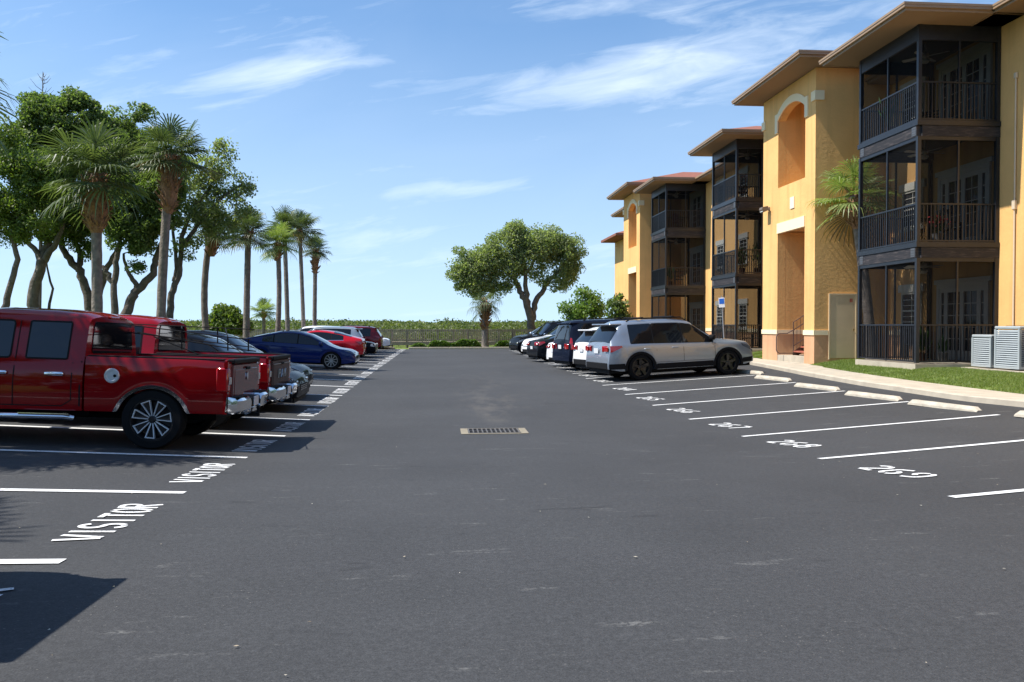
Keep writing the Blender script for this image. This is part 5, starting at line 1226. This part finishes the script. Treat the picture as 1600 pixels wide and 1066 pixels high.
palm('palm left of the frame beside the empty visitor stalls',-10.35,6.45,-10.3,6.45,7.2,1.7,.17,boot=1.2,seed=13)
palm('palm left of the frame level with the near pickup',-9.6,10.7,-9.5,10.7,6.6,1.8,.17,boot=1.0,seed=14)
# ---- broadleaf trees
def leaf_quads(C,size,rg,flat=.35,jit=.0):
    n=len(C); u=rg.normal(size=(n,3)); u/=np.linalg.norm(u,axis=1)[:,None]; w=rg.normal(size=(n,3)); w[:,2]+=.3
    v=np.cross(u,w); v/=np.linalg.norm(v,axis=1)[:,None]+1e-9; s=size*rg.uniform(.6,1.25,n)[:,None]
    a=C-u*s; b=C+v*s*.55; c=C+u*s; d=C-v*s*.55
    V=np.stack([a,b,c,d],1).reshape(-1,3); F=np.arange(4*n).reshape(-1,4); return V,F
def tree(label,cat,trunks,blobs,Y,leafm,nclump,nleaf,lsize,clump,tr,seed,name='oak_tree',group=None,ydepth=.8,barkm=None):
    """trunks: list of polylines [(px,py,dy)...] at distance Y; blobs: (px,py,rpx)"""
    rg=np.random.default_rng(seed); s=Y/1290
    b0=at(trunks[0][0][0],trunks[0][0][1],Y); z0=float(terr(b0.x,Y))-.1
    root=thing(name,label,cat,(b0.x,Y,z0),0,group); O=Vector((b0.x,Y,z0))
    mb=MB(); nodes=[]
    for ti,T in enumerate(trunks):
        P=[at(p[0],p[1],Y)+Vector((0,(p[2] if len(p)>2 else 0),0)) for p in T]
        P=[p-O for p in P]
        if len(T[0])>3 and T[0][3]=='g': P=[Vector((P[0].x,P[0].y,0))]+P
        # subdivide w/ wobble
        Q=[];m=4
        for i in range(len(P)-1):
            for k in range(m):
                t=k/m; p=P[i].lerp(P[i+1],t); 
                if i or k: p+=Vector(rg.normal(size=3)*.02*tr*6)
                Q.append(p)
        Q.append(P[-1]); n=len(Q); r0=T[0][4] if len(T[0])>4 else tr
        rad=[r0*(1-.62*i/(n-1))*(1.25 if (i==0 and len(T[0])>3 and T[0][3]=='g') else 1) for i in range(n)]
        mb.tube(Q,rad,9); nodes+=[(q,r) for q,r in zip(Q[n//3:],rad[n//3:])]
    NP=np.array([tuple(q) for q,_ in nodes]); NR=np.array([r for _,r in nodes])
    cents=[]
    tot=sum(b[2]**2 for b in blobs)
    for bpx,bpy,br in blobs:
        c=at(bpx,bpy,Y)-O; rr=br*s; k=max(3,int(nclump*br*br/tot))
        for _ in range(k):
            v=rg.normal(size=3); v/=np.linalg.norm(v); r=rr*rg.uniform(.35,1)**.5
            cents.append((c.x+v[0]*r,c.y+v[1]*r*ydepth,c.z+v[2]*r*.92))
    cents=np.array(cents)
    order=np.argsort([np.min(np.linalg.norm(NP-c,axis=1)) for c in cents])
    L=[]
    for i in order:
        c=cents[i]; d=np.linalg.norm(NP-c,axis=1)+np.maximum(0,NP[:,2]-c[2])*.8; j=int(np.argmin(d)); p=NP[j]; r=max(.012,min(NR[j]*.62,.02+.014*d[j]))
        mid=(p+c)/2+rg.normal(size=3)*.12*d[j]; mid2=(mid+c)/2+rg.normal(size=3)*.05*d[j]
        mb.tube([p,(p+mid)/2+rg.normal(size=3)*.03*d[j],mid,mid2,c],[r,r*.85,r*.65,r*.45,r*.25],5,cap=False)
        NP=np.vstack([NP,mid,mid2,c]); NR=np.concatenate([NR,[r*.65,r*.5,r*.4]])
        sub=max(1,int(nleaf*rg.uniform(.5,1.4))); cs=clump*rg.uniform(.6,1.25)
        pts=rg.normal(size=(sub,3)); pts/=np.linalg.norm(pts,axis=1)[:,None]; pts*= (cs*rg.uniform(.25,1,sub)**.6)[:,None]; pts[:,2]*=.75
        # sub-lumps
        L.append(c+pts)
    mb.build('trunk',barkm or TRUNK,root,smooth=60,recalc=False)
    V,F=leaf_quads(np.vstack(L),lsize,rg); npmesh('crown',V,F,leafm,root)
    return root
DG=leafmat('leaf_dark_green',(.075,.12,.035),(.20,.25,.09),.55,.55); YG=leafmat('leaf_yellow_green',(.085,.14,.025),(.19,.235,.05),.5,.4)
OAK=leafmat('leaf_oak',(.16,.20,.09),(.34,.37,.19),.6,.55); OLV=leafmat('leaf_olive',(.15,.19,.08),(.30,.32,.16),.6,.55)
MNG=leafmat('leaf_mangrove',(.07,.10,.028),(.17,.185,.06),.5,.4); LGT=leafmat('leaf_light',(.11,.19,.035),(.20,.28,.07),.5,.4); HDG=leafmat('leaf_hedge',(.07,.13,.015),(.16,.24,.04),.45,.35)
GT='broadleaf trees behind the left row'
tree('yellow green tree at the far left edge with one thin leaning trunk','tree',[[(3,500,0,'g',.13),(14,455,0),(27,405,0),(20,370,0),(24,320,0)],[(22,350,0,'',.07),(35,325,0),(44,315,0)]],[(8,345,42),(42,335,34),(10,285,44),(45,262,36),(12,235,26),(62,300,28),(10,205,20)],27.5,YG,140,220,.05,.40,.13,21,group=GT,name='broadleaf_tree')
tree('big dark tree with a forked trunk, its domed crown the tallest at the far left','tree',[[(50,495,0,'g',.22),(54,455,0),(64,412,0),(68,385,.2),(66,350,.3),(72,290,0),(90,230,0)],[(64,415,0,'',.12),(58,395,0),(38,372,0),(20,345,0)],[(66,412,0,'',.13),(84,385,0),(99,358,-.1),(100,330,0)],[(62,495,.6,'g',.07),(68,450,.6),(66,405,.3)]],[(75,195,42),(112,185,40),(45,240,36),(95,240,40),(150,215,34),(60,340,38),(95,330,30),(62,172,22),(125,155,18),(70,285,40),(55,155,11)],30,DG,300,250,.055,.36,.2,22,group=GT,name='broadleaf_tree')
tree('dark tree with a leaning forked trunk just left of the broad palm','tree',[[(142,500,0,'g',.2),(138,460,0),(124,422,0),(104,400,0),(96,380,0),(88,330,0)],[(124,424,0,'',.12),(122,395,.2),(114,378,.2),(118,330,0),(150,280,0)],[(150,480,0,'',.12),(163,425,0),(180,395,0),(196,375,0),(215,330,0)]],[(175,205,36),(200,235,34),(165,265,42),(110,355,30),(125,320,30),(212,280,34),(230,245,26),(140,235,30),(222,178,13),(190,330,28),(128,385,16)],31,DG,290,240,.055,.34,.18,23,group=GT,name='broadleaf_tree')
tree('dark tree with two crooked trunks right of the broad palm','tree',[[(180,500,0,'g',.15),(178,445,0),(166,425,0),(160,415,0)],[(178,442,0,'',.11),(183,410,0),(188,380,0),(180,330,0),(200,290,0)],[(188,500,.4,'g',.19),(196,470,.4),(208,452,.4),(234,427,.4),(236,405,.4),(250,372,.4),(252,330,.4)],[(208,452,.4,'',.1),(204,436,.3),(192,420,.3),(188,395,.3)]],[(195,350,26),(230,352,22),(205,370,26),(175,330,26),(240,300,30),(220,380,14),(232,385,13),(212,420,9),(255,340,24),(262,300,26),(275,260,20),(205,300,30)],29,DG,230,215,.053,.30,.15,24,group=GT,name='broadleaf_tree')
tree('sparse olive green oak with thin limbs between the tall palm and the lower palms','tree',[[(264,500,0,'g',.15),(268,460,0),(280,430,0),(282,400,0),(284,370,0),(300,330,0),(330,290,0)],[(272,440,0,'',.09),(276,420,0),(274,390,0),(268,340,0),(300,250,0)],[(282,390,0,'',.09),(310,350,0),(345,310,0),(375,290,0)]],[(345,245,20),(322,262,28),(355,285,30),(300,300,34),(285,340,28),(325,330,30),(365,330,26),(345,360,24),(385,300,15),(285,390,16),(350,225,8),(392,296,6),(270,280,22),(300,375,18)],32,OLV,170,75,.062,.42,.13,25,group=GT,name='oak_tree')
for k,(lb,T) in enumerate([('leafless young tree with thin grey twigs above the big dark tree',[(66,300),(66,200),(67,112)]),]):
    pass
tree('wide rounded oak standing alone beyond the right row near the boardwalk','tree',[[(832,520,0,'g',.40),(829,495,0),(822,472,0),(813,455,.2),(805,435,.3),(790,425,.3)],[(824,478,0,'',.26),(822,455,0),(820,420,0),(816,395,0)],[(833,500,.3,'',.28),(836,475,.3),(848,456,.3),(856,440,.2),(870,425,0),(885,418,0)],[(820,430,0,'',.18),(830,415,0),(840,395,0)]],
 [(790,385,30),(815,375,28),(850,385,32),(880,400,28),(890,385,20),(770,405,28),(745,410,24),(726,412,16),(735,435,20),(760,435,18),(800,362,18),(860,370,20),(895,410,18),(880,430,16),(830,405,30),(795,415,24),(712,415,8),(745,455,10),(785,450,10),(845,432,14),(905,395,10),(722,395,8),(730,448,16),(752,452,15),(772,446,16),(738,425,20),(708,425,10),(792,440,14),(868,445,12),(890,425,14)],68,OAK,520,130,.10,.72,.4,31,name='oak_tree',ydepth=.75)
tree('small light green tree between the dark SUVs and the yellow building','tree',[[(906,525,0,'g',.12),(908,505,0),(906,485,0),(912,465,0)]],[(910,485,20),(895,490,14),(925,475,16),(912,462,12),(938,480,9),(885,480,8),(900,500,14),(930,495,14)],57,LGT,75,60,.12,.62,.12,32,name='young_tree')
tree('dark green shrubby tree against the far corner of the yellow building','tree',[[(966,525,0,'g',.1),(966,495,0),(966,475,0)]],[(966,485,13),(970,500,16),(962,470,9),(960,505,12)],54,DG,40,60,.13,.5,.1,33,name='young_tree')
# thin bare tree
b=at(66,300,30.5); r_=thing('bare_tree','leafless grey twigs poking up above the big dark tree','tree',(b.x,30.5,0)); mb=MB(); rg=np.random.default_rng(3)
o=Vector((b.x,30.5,0)); main=[at(58,500,30.5)-o,at(67,250,30.5)-o,at(66,180,30.5)-o,at(67,112,30.5)-o]; main[0].z=-.1; mb.tube(main,[.09,.05,.03,.008],6)
for k in range(26):
    t=rg.uniform(.45,.98); p=main[1].lerp(main[3],t); a=rg.uniform(0,6.28); L_=rg.uniform(.4,1.1)*(1.15-t); e=p+Vector((math.cos(a)*L_,math.sin(a)*L_,L_*.9)); mb.tube([p,(p+e)/2-Vector((0,0,.06)),e],[.014,.01,.004],4)
mb.build('trunk',mat('bare_wood',(.22,.19,.17),.9),r_,recalc=False)
# ---- mangrove mass behind the boardwalk and left
def mass(name,n,fx,size,m,seed):
    rg=np.random.default_rng(seed); C=fx(rg,n); V,F=leaf_quads(C,1.0,rg); 
    # distance-scaled leaf size
    d=np.repeat(np.linalg.norm(C[:,:2],axis=1),4)[:,None]; c=np.repeat(C,4,axis=0); V=c+(V-c)*size*(d/70)
    return npmesh(name,V,F,m)
def hsurf(X,Y):
    return (np.sin(X*.9+Y*.3)*.16+np.sin(X*.37-Y*.21+1.3)*.22+np.sin(X*.13+Y*.09)*.25+np.sin(X*2.1+Y*1.2)*.1)
def mang(rg,n):
    # front thick, thinning with distance; density ~ 1/Y^2
    u=rg.random(n); Y=71.5/(1-u*.80); Xr=rg.uniform(-.60,.36,n)*Y; 
    h=.95+.0045*(Y-70)+hsurf(Xr,Y)*.75; h+=np.where(Xr<-8,.25,0)+.9*np.clip(np.sin(Xr*1.1+np.sin(Y*.5)*2)*np.sin(Xr*.43+1)-.2,0,1)
    z=-.5+(h+.5)*rg.uniform(0,1,n)**.45+rg.normal(0,.05,n)
    return np.stack([Xr,Y,z],1)
mg=stuff(mass('mangrove',230000,mang,.12,MNG,5)); tag(mg,'low yellow green mangrove thicket stretching behind the boardwalk to the horizon','mangroves')
def mang2(rg,n):
    Y=rg.uniform(33,66,n); X=-rg.uniform(.215,.60,n)*Y-3
    h=.85+hsurf(X*1.3,Y*1.1)*.9
    z=-.4+(h+.4)*rg.uniform(0,1,n)**.5
    return np.stack([X,Y,z],1)
mg=stuff(mass('undergrowth',70000,mang2,.14,MNG,6)); tag(mg,'bushy green undergrowth behind the palm trunks on the left','undergrowth')
tree('rounded yellow green bush rising behind the second pickup cab','bush',[[(350,515,0,'g',.08),(350,500,0)]],[(350,495,15),(343,503,14),(360,503,14),(352,487,10),(372,508,14),(335,510,12)],41,YG,60,120,.10,.45,.1,41,name='mangrove_bush')
# distant tree line
rg=np.random.default_rng(12); X=rg.uniform(-900,700,30000); Y=rg.uniform(700,780,30000); C=np.stack([X,Y,-.5+(1.2+1.6*(np.sin(X*.031)+np.sin(X*.083+2)*.6+1.4)*.5)*rg.random(30000)**.6],1); V,F=leaf_quads(C,2.2,rg)
dt=stuff(npmesh('far_shore_trees',V,F,leafmat('leaf_far',(.05,.08,.035),(.09,.12,.05)))); tag(dt,'thin dark line of far shore trees on the horizon','trees')
# ---- hedges in front of boardwalk
def hedge(label,x0,x1,y0,y1,h,seed,n):
    rg=np.random.default_rng(seed); X=rg.uniform(x0,x1,n); Y=rg.uniform(y0,y1,n); zb=terr(X,Y)
    e=np.minimum(1,np.minimum((X-x0),(x1-X))/.5)**.5; f=h*(.8+.2*np.sin(X*2.3+seed)+.1*np.sin(X*5.1))*e
    Z=zb+f*rg.random(n)**.4; V,F=leaf_quads(np.stack([X,Y,Z],1),.085,rg); r=thing('hedge',label,'hedge',((x0+x1)/2,(y0+y1)/2,float(terr((x0+x1)/2,y0))),0,'low hedges along the end kerb')
    V=V-np.array(r.location); npmesh('foliage',V,F,HDG,r)
    mb=MB()
    for k in range(int((x1-x0)/.5)): xx=x0+.3+k*.5-r.location.x; mb.tube([(xx,0,-.1),(xx+.1,.05,h*.6)],.02,5)
    mb.build('stems',TRUNK,r,recalc=False)
hedge('darker green low hedge left of the short palm',-.9,3.1,62.0,63.2,.66,3,9000); hedge('bright low hedge right of the short palm',4.1,7.6,62.0,63.2,.62,4,8000); hedge('small sparse bush at the left end of the hedge',-2.2,-1.0,62.3,63.2,.42,5,2200)
# ---- boardwalk
WD=mat('dock_wood',(.25,.20,.165),.85,noise=(3,.25,8)); WD2=mat('dock_wood_grey',(.29,.24,.19),.85,noise=(3,.25,8))
bw=thing('boardwalk','weathered wooden boardwalk with picket railings crossing behind the end of the lot','boardwalk',(0,67.2,0))
y0,y1=-.0,1.8
mb=MB()
for x in np.arange(-32,40,.15): mb.box((x,y0,.0),(x+.14,y1,.045))
mb.box((-32,y0-.03,-.22),(40,y0+.03,-.002)); mb.box((-32,y1-.03,-.22),(40,y1+.03,-.002)); mb.build('deck',WD,bw)
for yy in (y0,y1):
    mb=MB(); mb.box((-32,yy-.06,1.02),(40,yy+.09,1.06)); mb.box((-32,yy-.035,.88),(40,yy+.0,.98)); mb.box((-32,yy-.035,.12),(40,yy+.0,.22)); rl=mb.build('railing',WD,bw)
    mb=MB()
    for x in np.arange(-32,40,.165): mb.box((x,yy-.06,.06),(x+.05,yy-.037,.99))
    stuff(mb.build('pickets',WD2,rl,recalc=False))
    for x in np.arange(-31.5 if yy==y0 else -9,40 if yy==y0 else 14,1.25): mb=MB(); mb.box((x,yy-.02,-1.0),(x+.1,yy+.08,1.019)); mb.build('post',WD,bw,recalc=False)
# ---- lawn blades at the building
def grass(xf,n,m,label,seed,h=.06):
    rg=np.random.default_rng(seed); X,Y=xf(rg,n); Z=terr(X,Y); a=rg.uniform(0,2*np.pi,n); w=.006+.004*rg.random(n); hh=h*rg.uniform(.5,1.3,n)
    dx,dy=np.cos(a)*w,np.sin(a)*w; lx,ly=rg.normal(0,.35,n)*hh,rg.normal(0,.35,n)*hh
    V=np.stack([np.stack([X-dx,Y-dy,Z],1),np.stack([X+dx,Y+dy,Z],1),np.stack([X+lx,Y+ly,Z+hh],1)],1).reshape(-1,3); F=np.arange(3*n).reshape(-1,3)
    o=stuff(npmesh('grass',V,F,m)); tag(o,label,'grass')
rg=np.random.default_rng(77); n=260; X=rg.uniform(-7.5,10,n); Y=2.5+rg.random(n)**1.6*34; Z=g(X,Y)+.012
V,F=leaf_quads(np.stack([X,Y,Z],1),.013,rg); V[:,2]=np.repeat(Z,4)+np.abs(V[:,2]-np.repeat(Z,4))*.4
lt=stuff(npmesh('leaf_litter',V,F,leafmat('litter',(.30,.22,.13),(.62,.60,.52),.8,.1))); tag(lt,'scattered tiny leaf and paper bits on the asphalt','litter')
GRS=leafmat('grass_blade',(.13,.195,.035),(.27,.31,.10),.5,.45)
def r1(rg,n):
    Y=rg.uniform(13,27.4,n); X=kx(Y)+1.3+(15.55-kx(Y)-1.3)*rg.random(n)**1.0
    k=~((X>XB-.05)&(Y>21.85)&(Y<25.2)); 
    e=rg.random(n); k&=~((Y>25.6)&(X<12.3+ (Y-25.6)*.0)&(Y>26.4)); k&=~((X>14.3)&(Y>18.2)&(Y<21.6))
    pt=np.sin(X*2.3+np.sin(Y*1.7)*1.5)*np.sin(Y*1.9+X*.7)+.5*np.sin(X*5.1+Y*4.3); k&=(pt>-.75)|(rg.random(n)<.35)
    return X[k],Y[k]
def grass2(fn,n,m,label,seed,h=.05):
    rg=np.random.default_rng(seed); X,Y=fn(rg,n); n=len(X); rg2=np.random.default_rng(seed+1)
    grass(lambda a,b:(X,Y),n,m,label,seed,h)
grass2(r1,150000,GRS,'green lawn between the sidewalk and the near balcony tower',51)
def r2(rg,n):
    Y=rg.uniform(33.3,36,n); X=rg.uniform(13.1,15.5,n); return X,Y
grass2(r2,20000,GRS,'small lawn patch beyond the stair tower',53,.07)

# ---- unseen trees added behind the camera to darken reflections in glass and paint
def bt(rg,n):
    X=rg.uniform(-70,45,n); Y=-26-rg.random(n)*6+np.sin(X*.2)*2; top=8.5+2.2*np.sin(X*.33)+1.6*np.sin(X*.81+1); Z=.3+rg.random(n)**.8*top
    return np.stack([X,Y,Z],1)
rg=np.random.default_rng(91); C=bt(rg,26000); V,F=leaf_quads(C,.42,rg); o=stuff(npmesh('added_tree_belt',V,F,DG)); tag(o,'added unseen belt of broadleaf trees behind the camera, darkening reflections','trees')
